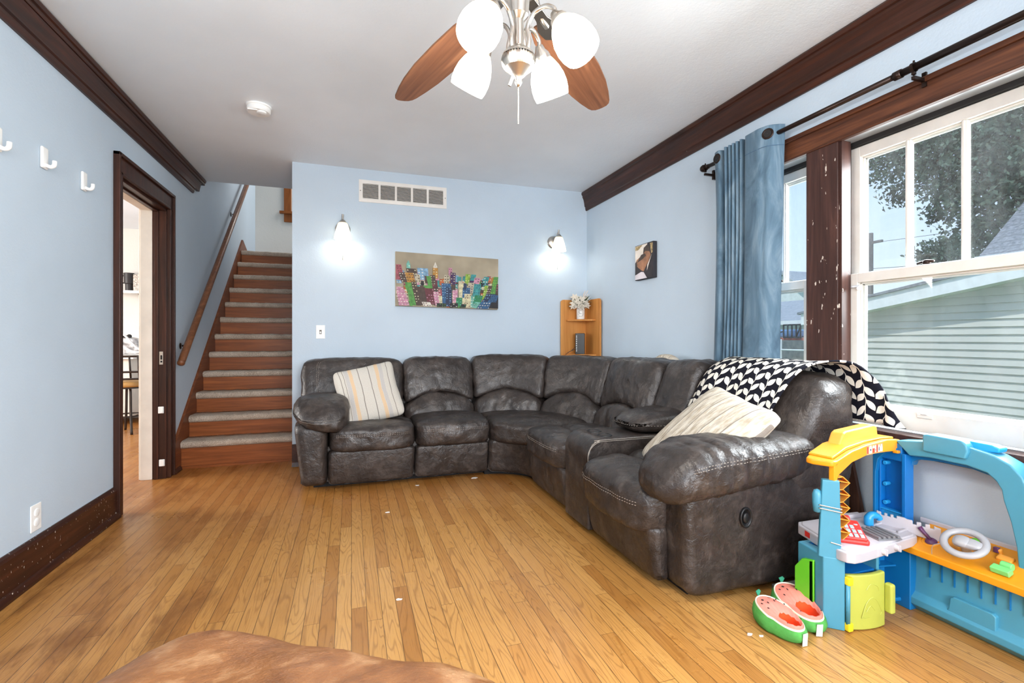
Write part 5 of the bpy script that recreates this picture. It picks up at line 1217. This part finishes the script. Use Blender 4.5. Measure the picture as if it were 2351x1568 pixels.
# ================================================================ slippers
MT['sl_green'] = plain('watermelon green plush', (84, 158, 78), .9, var=.14, scale=12, bump=.3, bscale=200, spec=.1); MT['sl_pink'] = plain('watermelon pink plush', (236, 140, 124), .9, var=.07, scale=14, bump=.3, bscale=200, spec=.1); MT['sl_red'] = plain('orange red lining', (226, 84, 44), .9, var=.1, spec=.1); MT['sl_white'] = plain('cream piping', (238, 228, 206), .9, spec=.1); MT['sl_seed'] = plain('black seed stitching', (40, 26, 24), .8); MT['sl_leaf'] = plain('teal felt leaf', (44, 138, 108), .9)
def slipper(label, heel, toe, seed):
    heel, toe = Vector(heel), Vector(toe); Ld = (toe - heel); Ln = Ld.length; ex = Ld.normalized(); ey = Vector((-ex.y, ex.x, 0))
    s = thing('slipper', label, 'slipper', tuple(heel), 'watermelon slippers on the floor')
    W = Ln * .31
    def out(t, k):   # seam outline, k scales
        c, sn_ = math.cos(t), math.sin(t); x = Ln * (.5 + .5 * k * math.copysign(abs(c) ** .85, c)); w = W * (1.06 if c > 0 else .92)
        return x, w * k * math.copysign(abs(sn_) ** .9, sn_)
    def ht(x): return .046 + .036 * max(0, x / Ln) ** 1.1
    def opn(t, k): return Ln * .27 + Ln * .215 * k * math.cos(t), W * .50 * k * math.sin(t)
    n = 48
    def mk(name, mat, stations):
        b = B(); vs = []; fs = []
        for st_ in stations:
            for i in range(n):
                x, y, z = st_(2 * PI * i / n); p = heel + ex * x + ey * y; vs.append((p.x, p.y, z))
        for k in range(len(stations) - 1):
            for i in range(n): fs.append((k * n + i, k * n + (i + 1) % n, (k + 1) * n + (i + 1) % n, (k + 1) * n + i))
        b.add(vs, fs); return b.build(name, mat, s, smooth=True)
    def so(k, z): return lambda t: (*opn(t, k), z)
    def mixs(f, rise):
        def g(t):
            a, c = opn(t, 1.0), out(t, .93); x, y = a[0] + (c[0] - a[0]) * f, a[1] + (c[1] - a[1]) * f
            return (x, y, ht(x) + rise * math.sin(PI * (f * .9 + .1)) + .0025 * math.sin(t * 13 + seed) * (1 - f))
        return g
    mk('lining', 'sl_red', [so(.05, .016), so(.9, .016), so(1.02, .03), so(1.0, .047), mixs(.0, .006)])
    mk('upper', 'sl_pink', [mixs(0, .006), mixs(.15, .012), mixs(.4, .016), mixs(.7, .012), mixs(.9, .006), mixs(1, .0)])
    def seam(k, dz): return lambda t: (*out(t, k), ht(out(t, .93)[0]) + dz)
    mk('piping', 'sl_white', [seam(.925, .001), seam(.945, .0045), seam(.97, .003), seam(.98, -.002)])
    def side(k, f): return lambda t: (*out(t, k), .004 + (ht(out(t, .93)[0]) - .004) * f)
    mk('side', 'sl_green', [side(.975, .97), side(1.06, .8), side(1.10, .5), side(1.05, .18), side(.93, 0), side(.1, 0)])
    b = B()
    def seed_(t, f, r):
        g = mixs(f, .0165); x, y, z = g(t); g2 = mixs(min(1, f + .1), .0165); x2, y2, z2 = g2(t)
        p = heel + ex * x + ey * y; p2 = heel + ex * x2 + ey * y2
        b.tube([Vector((p.x, p.y, z + .001)), Vector((p.x, p.y, z + .001)).lerp(Vector((p2.x, p2.y, z2 + .001)), .6), Vector((p2.x, p2.y, z2 + .001))], [r * .3, r, r * .6], 6)
    for t, f in ((.35, .42), (-.35, .42), (1.1, .5), (-1.1, .5), (2.2, .5), (-2.2, .5), (.8, .7), (-.8, .75)): seed_(t, f, .0022)
    for t, f, r in ((.30, .74, .0048),): 
        x, y, z = mixs(f, .014)(t); p = heel + ex * x + ey * y; b.ball((p.x, p.y, z), r, 0, 10, (1, 1, .4))
    pts = []
    for k in range(6):
        x, y, z = mixs(.76 - .03 * math.sin(PI * k / 5), .015)(-.22 - .05 * k); p = heel + ex * x + ey * y; pts.append((p.x, p.y, z + .001))
    b.tube(pts, .0008, 4)
    b.build('seeds', 'sl_seed', s)
    c = heel + ex * (Ln * 1.0); b = B(); b.prism([(0, 0), (.012, .024), (-.004, .030), (-.012, .022)], (c.x, c.y, .075), ey, (0, 0, 1), ex * .003); b.build('leaf', 'sl_leaf', s)
    c = heel - ex * (W * .10); b = B(); b.prism([(-.011, .045), (.011, .045), (.015, .004), (-.008, .002)], (c.x - ex.x * .004, c.y - ex.y * .004, 0), ey, (0, 0, 1), -ex * .0015); b.build('label_tag', 'white', s)
h1 = at(1850, 1466, Z=.02); t1 = at(1748, 1402, Z=.02); h2 = at(1892, 1442, Z=.02); t2 = at(1800, 1370, Z=.02)
slipper('watermelon plush slipper on the outer side, farther from the toy truck', (h1.x - .014, h1.y, 0), (t1.x - .014, t1.y, 0), 1)
slipper('watermelon plush slipper right beside the blue toy truck cabinet', (h2.x - .03, h2.y, 0), (t2.x - .012, t2.y, 0), 2)
# scraps and boards
random.seed(9)
for (u, v, r, lab) in ((890, 1176, .018, 'white paper scrap on the floor in front of the left sofa seats'), (916, 1376, .016, 'white paper scrap in the middle of the bare floor'), (1722, 1456, .016, 'small fan shaped white scrap on the floor left of the slippers'), (1747, 1460, .012, 'thin white sliver on the floor right beside the slippers'), (958, 1114, .02, 'white paper scrap poking out under the sofa footrest'), (1088, 1097, .03, 'flat white paper under the front edge of the sofa')):
    p = at(u, v, Z=.002); b = B()
    k = 7; pts = [(p.x + r * random.uniform(.5, 1) * math.cos(2 * PI * i / k), p.y + r * random.uniform(.2, .6) * math.sin(2 * PI * i / k)) for i in range(k)]
    b.slab(pts, .0005, .003); single(b, 'paper_scrap', 'white', lab, 'paper scrap', 'white scraps on the floor', (p.x, p.y, 0))
b = B(); ba = at(1990, 1180, X=2.27); b.prism([(1.545, 0), (1.615, 0), (1.725, .56), (1.665, .56)], (2.244, 0, 0), (0, 1, 0), (0, 0, 1), (.018, 0, 0))
single(b, 'wooden_board', 'board', 'dark wooden board leaning on the wall between sofa and toy truck', 'board', None, (2.25, 1.6, 0))
pg = at(1830, 1325, Z=.05); MT['greyboard'] = plain('grey board', (108, 102, 98), .7)
b = B(); b.slab([(1.70, 1.55), (1.93, 1.53), (1.95, 1.60), (1.72, 1.615)], .0, .02); single(b, 'floor_board', 'greyboard', 'flat grey board on the floor between the sofa arm and toy truck', 'board', None, (1.8, 1.56, 0))
# ================================================================ the kitchen seen through the doorway
Yk = 7.85
z_s = at(300, 668, Y=Yk - .1).z
ks = thing('wall_shelf', 'white shelf on the kitchen wall seen through the doorway', 'shelf', (-2.75, Yk, z_s))
b = B(); b.box(-3.4, Yk - .2, z_s - .035, -2.66, Yk, z_s); b.build('shelf_board', 'white', ks, bevel=.003)
b = B(); b.prism([(0, 0), (-.13, 0), (0, -.12)], (-2.72, Yk, z_s - .035), (0, 1, 0), (0, 0, 1), (.012, 0, 0)); b.build('bracket', 'iron', ks)
tp = at(296, 664, Y=Yk - .1); MT['mug'] = plain('black tumbler', (44, 40, 40), .5)
tu = thing('tumbler', 'tall black handled tumbler on the kitchen wall shelf', 'tumbler', (tp.x, Yk - .1, z_s))
b = B(); b.lathe([(.001, 0), (.04, 0), (.042, .09), (.055, .1), (.058, .22), (.06, .235), (.056, .24), (.001, .24)], (tp.x, Yk - .1, z_s), 24); b.build('cup', 'mug', tu, smooth=True, auto=.8)
b = B(); b.tube(catmull([(tp.x - .055, Yk - .1, z_s + .2), (tp.x - .1, Yk - .1, z_s + .2), (tp.x - .1, Yk - .1, z_s + .11), (tp.x - .055, Yk - .1, z_s + .105)], 5), .009, 8); b.build('handle', 'mug', tu, smooth=True)
MT['speck'] = plain('speckled box', (170, 160, 150), .7, var=.5, scale=90); MT['tanbox'] = plain('tan box', (120, 92, 74), .6)
bp_ = at(317, 666, Y=Yk - .08); b = B(); b.box(bp_.x - .035, Yk - .14, z_s, bp_.x + .06, Yk - .04, z_s + .22); single(b, 'canister', 'speck', 'speckled canister beside the tumbler on the kitchen shelf', 'canister', None, (bp_.x, Yk - .09, z_s), bevel=.004)
bp_ = at(308, 666, Y=Yk - .03); b = B(); b.box(bp_.x - .03, Yk - .04, z_s, bp_.x + .04, Yk - .005, z_s + .15); single(b, 'photo_block', 'tanbox', 'brown block standing behind the tumbler on the kitchen shelf', 'ornament', None, (bp_.x, Yk - .02, z_s))
# counter with a bag, and a bar stool in front
zc2 = .86; b = B(); b.box(-3.6, 7.1, zc2 - .04, -2.55, 7.8, zc2); b.box(-3.55, 7.16, .1, -2.6, 7.78, zc2 - .04, 1); single(b, 'kitchen_counter', ['white', 'jamb'], 'pale kitchen counter behind the bar stool, seen through the doorway', 'counter', None, (-3, 7.4, 0), bevel=.004)
bg = at(296, 818, Y=7.3); MT['bag'] = plain('clear and grey bag', (178, 176, 176), .4, var=.4, scale=18); MT['strap'] = plain('white strap', (226, 222, 222), .5)
bag = thing('handbag', 'grey and white bag with a looping strap on the kitchen counter', 'bag', (bg.x, 7.3, zc2))
puff(lambda q: Vector((bg.x + q[0] * (.13 - .03 * q[2]), 7.3 + q[1] * .07, zc2 + .122 + q[2] * .11)), (10, 8, 10), 4, .012, 14, 3).build('body', 'bag', bag, smooth=True)
b = B(); b.tube(catmull([(bg.x - .1, 7.23, zc2 + .2), (bg.x - .02, 7.2, zc2 + .26), (bg.x + .1, 7.19, zc2 + .12), (bg.x + .18, 7.18, zc2 + .05), (bg.x + .06, 7.19, zc2 + .06), (bg.x - .06, 7.2, zc2 + .16)], 6), .012, 6); b.build('strap', 'strap', bag, smooth=True)
b = B()
for k in range(4): b.ball((bg.x - .09 + .035 * k, 7.27, zc2 + .225 + .015 * (k % 2)), .028, 0, 10)
b.build('contents', 'mug', bag, smooth=True)
sp = at(292, 998, Z=0); sc = Vector((sp.x - .05, sp.y + .17, 0))
bs = thing('bar_stool', 'dark iron bar stool with tan seat in the kitchen', 'stool', tuple(sc)); zs = .56
MT['tanseat'] = plain('tan vinyl seat', (178, 132, 72), .5)
b = B(); b.lathe([(.001, zs + .035), (.15, zs + .03), (.19, zs + .01), (.195, zs - .02), (.18, zs - .035), (.001, zs - .035)], sc, 28); b.build('seat', 'tanseat', bs, smooth=True)
b = B(); b.lathe([(.17, zs - .035), (.185, zs - .035), (.185, zs - .05), (.17, zs - .05), (.17, zs - .035)], sc, 28); b.lathe([(.15, .2), (.165, .205), (.165, .19), (.15, .19), (.15, .2)], sc, 28); b.build('ring', 'iron', bs)
for k in range(4):
    a = PI / 4 + k * PI / 2 - .3; d = Vector((math.cos(a), math.sin(a), 0)); b = B(); b.tube(catmull([sc + d * .10 + Vector((0, 0, zs - .05)), sc + d * .13 + Vector((0, 0, zs - .1)), sc + d * .155 + Vector((0, 0, .2)), sc + d * .21], 4), .013, 8); b.build('leg', 'iron', bs, smooth=True)
b = B(); yb_ = sc.y - .17; z0, z1 = zs + .0, .875
for k in range(5):
    x = sc.x - .16 + .08 * k; b.tube([(x, yb_ + .01, z0 + .06), (x, yb_ - .03, z1)], .010, 8)
for z in (z0 + .06, z0 + .14, z1): b.tube(catmull([(sc.x - .18, yb_ + .03 - (z - z0) * .12, z), (sc.x, yb_ + .0 - (z - z0) * .12, z), (sc.x + .18, yb_ + .03 - (z - z0) * .12, z)], 4), .012, 8)
for x in (-.17, .17): b.tube([(sc.x + x, sc.y - .1, zs - .03), (sc.x + x, yb_ + .02, z0 + .06), (sc.x + x, yb_ - .02, z1)], .012, 8)
b.build('backrest', 'iron', bs, smooth=True)
# ================================================================ outdoors
GZ = -.55
b = B(); b.box(XR + .16, -30, GZ - .1, 90, 90, GZ); MT['lawn'] = plain('lawn', (108, 140, 84), .9, var=.25, scale=1.5); tag(b.build('lawn', 'lawn'), kind='structure')
Xg = 8.2
MT['siding'] = plain('pale green grey siding', (184, 184, 178), .6, var=.05, scale=1.2); MT['fascia'] = plain('white fascia', (216, 218, 220), .5, var=.03); MT['shingle'] = None
def shingles():
    m = M('grey shingles', .9, spec=.1); x, y, z = m.xyz()
    row = (z * 7.0).fract().lt(.12); n_ = m.noise(14, 3)
    m.color(m.mix(row * .45, m.ramp(n_, [(.3, (104, 108, 116)), (.7, (142, 146, 152))]), (72, 74, 80))); return m.m
MT['shingle'] = shingles()
ga = thing('neighbor_garage', 'pale green sided garage with white eave close outside the big window', 'garage', (Xg, 4, GZ))
def rk(y): return 1.487 + (5.741 - y) * (1.813 - 1.487) / (5.741 - 3.787)
b = B(); z = GZ; ex_ = .105
while z < 2.35:
    yl = min(6.35, 5.741 - (z - .01 - 1.487) / .1668)
    if yl > .9: b.add([(Xg, .8, z + ex_), (Xg, yl, z + ex_), (Xg - .03, yl, z), (Xg - .03, .8, z), (Xg, yl, z), (Xg, .8, z)], [(0, 1, 2, 3), (3, 2, 4, 5)])
    z += ex_
b.box(Xg, .8, GZ, Xg + 5, 6.35, 1.35); b.build('siding', 'siding', ga)
b = B(); b.prism([(6.75, rk(6.75)), (.2, rk(.2)), (.2, rk(.2) + .2), (6.75, rk(6.75) + .2)], (Xg - .32, 0, 0), (0, 1, 0), (0, 0, 1), (.03, 0, 0)); b.prism([(6.6, rk(6.6) + .01), (.2, rk(.2) + .01), (.2, rk(.2) + .02), (6.6, rk(6.6) + .02)], (Xg - .3, 0, 0), (0, 1, 0), (0, 0, 1), (.3, 0, 0)); b.build('fascia', 'fascia', ga)
b = B(); b.prism([(6.8, rk(6.8) + .2), (.2, rk(.2) + .2), (.2, rk(.2) + .24), (6.8, rk(6.8) + .24)], (Xg - .36, 0, 0), (0, 1, 0), (0, 0, 1), (5.5, 0, 0)); b.build('roof', 'shingle', ga)
# taller house whose roof shows at the right
h1_ = thing('neighbor_house', 'house with a steep grey shingle roof beyond the garage, right of the window', 'house', (16, 5, GZ))
b = B(); b.box(14.3, 1.0, GZ, 20, 7.0, 2.9); b.build('walls', 'siding', h1_)
b = B(); b.prism([(13.9, 2.95), (17.2, 5.7), (20.5, 2.95)], (0, 7.24, 0), (1, 0, 0), (0, 0, 1), (0, -6.5, 0)); b.build('roof', 'shingle', h1_)
b = B(); b.box(13.86, .8, 2.72, 13.95, 7.28, 2.98); b.build('fascia', 'fascia', h1_)
MT['pole'] = plain('weathered pole', (110, 108, 108), .9)
pp_ = at(1998, 620, X=25); b = B(); b.tube([(25, pp_.y, GZ), (25, pp_.y, 6.4)], .13, 10); b.box(24.95, pp_.y - .6, 5.85, 25.05, pp_.y + .6, 5.97); b.tube([(25, pp_.y, 5.9), (25, pp_.y - 14, 5.2)], .012, 5); b.tube([(25, pp_.y, 4.6), (25, pp_.y - 14, 3.6)], .015, 5)
single(b, 'utility_pole', 'pole', 'grey utility pole in the sky at the left of the big window', 'utility pole', None, (25, pp_.y, GZ))
# houses, trailer and fence beyond the left window
MT['hw'] = plain('white house siding', (206, 210, 212), .7, var=.04); MT['roofg'] = plain('grey roof', (150, 154, 160), .9, var=.06); MT['rust'] = plain('rusty trailer', (170, 92, 70), .8, var=.2); MT['blue_t'] = plain('blue tarp', (96, 130, 172), .7); MT['fence'] = plain('dark fence panel', (92, 94, 92), .8, var=.2)
a0 = at(1770, 738, X=15); a1 = at(1858, 738, X=15)
hs = thing('house', 'low white house with grey hip roof seen through the narrow left window', 'house', (17, a0.y, GZ))
b = B(); b.box(15, a1.y - 4, GZ, 21, a0.y + 5, a0.z); b.build('walls', 'hw', hs)
b = B(); y0, y1 = a1.y - 1.2, a0.y + 5.4; ze = a0.z - .05; zr_ = at(1800, 690, X=17.5).z
b.add([(14.7, y0 - 1.5, ze), (14.7, y1, ze), (21.3, y1, ze), (21.3, y0 - 1.5, ze), (18, y0 + .6, zr_), (18, y1, zr_)], [(0, 1, 5, 4), (1, 2, 5), (2, 3, 4, 5), (3, 0, 4), (0, 3, 2, 1)]); b.build('roof', 'roofg', hs)
b = B(); b.box(14.66, y0 - 1.5, ze - .1, 14.74, y1, ze + .04); b.build('gutter', 'fascia', hs)
g = at(1795, 630, X=32); hs = thing('gabled_house', 'distant gabled house whose peak shows above the low roof', 'house', (34, g.y, GZ))
gy = at(1795, 630, X=32).y; gl = at(1835, 665, X=32).y; w_ = abs(gy - gl) * 1.35; gz = g.z
b = B(); b.prism([(gy - w_, gz - w_ * .75), (gy, gz), (gy + w_, gz - w_ * .75)], (32.2, 0, 0), (0, 1, 0), (0, 0, 1), (6, 0, 0)); b.box(32.2, gy - w_, GZ, 38, gy + w_, gz - w_ * .75); b.build('walls', 'hw', hs)
b = B(); b.prism([(gy - w_ - .3, gz - w_ * .75 - .2), (gy, gz + .1), (gy + w_ + .3, gz - w_ * .75 - .2), (gy + w_ + .3, gz - w_ * .75), (gy, gz + .3), (gy - w_ - .3, gz - w_ * .75)], (31.8, 0, 0), (0, 1, 0), (0, 0, 1), (6.6, 0, 0)); b.build('roof', 'roofg', hs)
tr = thing('utility_trailer', 'utility trailer with raised mesh ramp beyond the left window', 'trailer', (11.5, 10, GZ))
r0, r1 = at(1799, 775, X=11.5), at(1838, 745, X=11.5)
b = B()
for k in range(5): y = r0.y + (r1.y - r0.y) * k / 4; b.tube([(11.5, y, r0.z), (11.5, y, r1.z)], .022, 6)
b.tube([(11.5, r0.y, r1.z), (11.5, r1.y, r1.z)], .022, 6); b.tube([(11.5, r0.y, r0.z), (11.5, r1.y, r0.z)], .022, 6); b.tube([(11.5, r0.y, (r0.z + r1.z) / 2), (11.5, r0.y + .7, r0.z)], .02, 6); b.tube([(11.5, r1.y, r0.z + .3), (11.5, r0.y - .4, r0.z)], .02, 6); b.build('ramp', 'iron', tr)
b = B(); b.box(11.55, r1.y - .2, r0.z - .16, 13, r0.y + 2.5, r0.z); b.build('bed', 'rust', tr)
for y in (r0.y + .3, r0.y + 1.3): b = B(); b.tube([(11.5, y, GZ + .28), (11.7, y, GZ + .28)], .28, 16); b.build('wheel', 'dark', tr)
b = B(); b.box(11.7, r0.y - .1, r0.z + .01, 12.8, r0.y + 2, r0.z + .23); single(b, 'tarp_load', 'blue_t', 'blue tarp covered load lying on the utility trailer', 'tarp', None, (12.2, r0.y + 1, r0.z), bevel=.05)
f0, f1 = at(1765, 830, X=9.6), at(1862, 830, X=9.6); ftop = at(1800, 803, X=9.6).z
fe = thing('wire_fence', 'low wire fence with pale rail in the yard beyond the left window', 'fence', (9.6, f0.y, GZ))
b = B(); b.tube([(9.6, f1.y - 1.6, ftop), (9.6, f0.y + 4, ftop)], .02, 6); b.build('top_rail', 'fascia', fe)
for k in range(4):
    y = at(1793, 800, X=9.6).y + (k - 1) * 1.6; b = B(); b.tube([(9.6, y, GZ), (9.6, y, ftop + .25)], .025, 6); b.build('post', 'fascia', fe)
b = B(); b.box(9.9, f1.y - 1.2, GZ, 9.95, f0.y + 4, ftop + .22); single(b, 'board_fence', 'fence', 'dark board fence behind the pale wire fence rail', 'fence', None, (9.9, f0.y, GZ))
# trees: a crown of leaf clusters on a branching trunk
MT['leaf'] = plain('maple leaves', (72, 88, 74), .8, var=.35, scale=1.5); MT['bark'] = plain('bark', (78, 72, 68), .9)
MT['leaf'].node_tree.nodes['Principled BSDF'].inputs['Transmission Weight'].default_value = 0
def tree(name, label, trunk, top, blobs, size, per, seed, depth=2.2):
    random.seed(seed); t = thing(name, label, 'tree', (trunk.x, trunk.y, GZ)); b = B(); lv = B()
    crown = Vector((trunk.x, trunk.y, top))
    b.tube([Vector((trunk.x, trunk.y, GZ)), crown], [.32, .2], 10)
    for (c, r) in blobs:
        b.tube(catmull([crown + Vector((0, 0, -.6)), crown.lerp(c, .5) + Vector((0, 0, .25)), c], 3), [.09, .07, .055, .04, .03, .02, .015], 5)
        for k in range(int(per * r * r)):
            d = Vector((random.gauss(0, 1) * depth * .5, random.gauss(0, 1), random.gauss(0, 1) * .8)) * (r * .52); p = c + d
            n_ = Vector((random.uniform(-1, 1), random.uniform(-1, 1), random.uniform(-.4, 1))).normalized(); a = n_.orthogonal().normalized(); a = a * math.cos(k) + n_.cross(a) * math.sin(k); e_ = n_.cross(a); s_ = size * random.uniform(.6, 1.25)
            lv.add([p - a * s_, p - e_ * s_ * .55, p + a * s_, p + e_ * s_ * .55], [(0, 1, 2, 3)])
    b.build('trunk', 'bark', t); lv.build('foliage', 'leaf', t)
XT = 17.0
def bl_(u, v, r): return (at(u, v, X=XT), r / F * at(u, v, X=XT).length * .95)
big = [bl_(*q) for q in ((2000, 375, 26), (2025, 400, 26), (2050, 350, 30), (2075, 385, 34), (2068, 440, 26), (2060, 462, 16), (2110, 340, 44), (2120, 395, 44), (2100, 300, 30), (2160, 300, 60), (2175, 365, 55), (2165, 420, 30), (2175, 455, 30), (2140, 490, 18), (2165, 495, 20), (2200, 440, 40), (2230, 270, 60), (2250, 340, 65), (2270, 410, 60), (2240, 470, 40), (2300, 290, 60), (2320, 360, 60), (2330, 240, 50), (2345, 440, 50), (2300, 500, 40), (2240, 520, 34), (2225, 560, 34), (2360, 520, 40), (2400, 300, 90), (2420, 420, 90), (2480, 360, 90), (2260, 550, 30), (2150, 255, 36), (2080, 320, 20), (2360, 180, 60), (2270, 220, 44))]
tree('maple_tree', 'large dark maple tree filling the right panes of the upper window', Vector((XT, at(2470, 500, X=XT).y, 0)), 5.5, big, .075, 1000, 1)
sm_ = [bl_(*q) for q in ((2125, 590, 22), (2150, 575, 26), (2180, 565, 26), (2170, 595, 26), (2205, 580, 30), (2225, 600, 30), (2195, 610, 26), (2140, 605, 18))]
sm_ = [(c * 1.35 + Vector((0, 0, -H * .35)), r * 1.35) for c, r in sm_]
tree('small_tree', 'small rounded tree standing lower behind the big maple', Vector((XT * 1.35, sm_[4][0].y, 0)), 2.6, sm_, .09, 800, 2)
# ================================================================ light
w = bpy.data.worlds.new('sky'); S.world = w; w.use_nodes = True; nt = w.node_tree
bg_ = nt.nodes['Background']; tc = nt.nodes.new('ShaderNodeTexCoord'); sp_ = nt.nodes.new('ShaderNodeSeparateXYZ'); rp_ = nt.nodes.new('ShaderNodeValToRGB')
nt.links.new(tc.outputs['Generated'], sp_.inputs[0]); nt.links.new(sp_.outputs[2], rp_.inputs[0]); nt.links.new(rp_.outputs[0], bg_.inputs[0])
rp_.color_ramp.elements[0].color = lin((222, 236, 252)); rp_.color_ramp.elements[0].position = .0; rp_.color_ramp.elements[1].color = lin((158, 200, 250)); rp_.color_ramp.elements[1].position = .55
bg_.inputs[1].default_value = 0.9
sun = bpy.data.lights.new('sun', 'SUN'); sun.energy = 2.2; sun.angle = .02; sun.color = (1, .96, .9); so_ = bpy.data.objects.new('sun', sun); COL.objects.link(so_)
so_.rotation_euler = Vector((.62, .25, -.9)).to_track_quat('-Z', 'Y').to_euler()
def area(name, loc, to, sx_, sy_, e, c=(1, 1, 1)):
    l = bpy.data.lights.new(name, 'AREA'); l.shape = 'RECTANGLE'; l.size = sx_; l.size_y = sy_; l.energy = e; l.color = c
    o = bpy.data.objects.new(name, l); COL.objects.link(o); o.location = loc; o.rotation_euler = (Vector(to) - Vector(loc)).to_track_quat('-Z', 'Y').to_euler(); return o
area('rear_fill_light', (.5, YR - .05, 1.5), (.5, 2, 2.0), 2.6, 1.5, 155, (.97, .98, 1))  # added fill light behind the camera, set in the made-up rear window
area('side_window_daylight', (XR + .5, 1.3, 1.75), (.2, 1.3, .3), .9, 1.3, 95, (.93, .97, 1))
area('side_window_daylight', (XR + .5, 2.15, 1.75), (.2, 2.4, .3), .9, 1.3, 55, (.93, .97, 1))
area('kitchen_fill_light', (-5.1, 5.0, 1.5), (-2.5, 5.6, 1.0), 2.5, 1.6, 210, (1, .98, .95))  # added area light to brighten the kitchen; its wall has no window
area('landing_daylight', (.2, 7.6, 4.0), (-.9, 6.9, 2.2), .8, 1.2, 26, (1, .98, .95))
S.view_settings.view_transform = 'Standard'; S.view_settings.look = 'None'; S.view_settings.exposure = 0.54; S.view_settings.gamma = 1.0
S.view_settings.use_curve_mapping = False
S.cycles.use_denoising = True
S.cycles.max_bounces = 8; S.cycles.diffuse_bounces = 6; S.cycles.transparent_max_bounces = 12; S.cycles.sample_clamp_indirect = 6.0; S.cycles.caustics_reflective = False
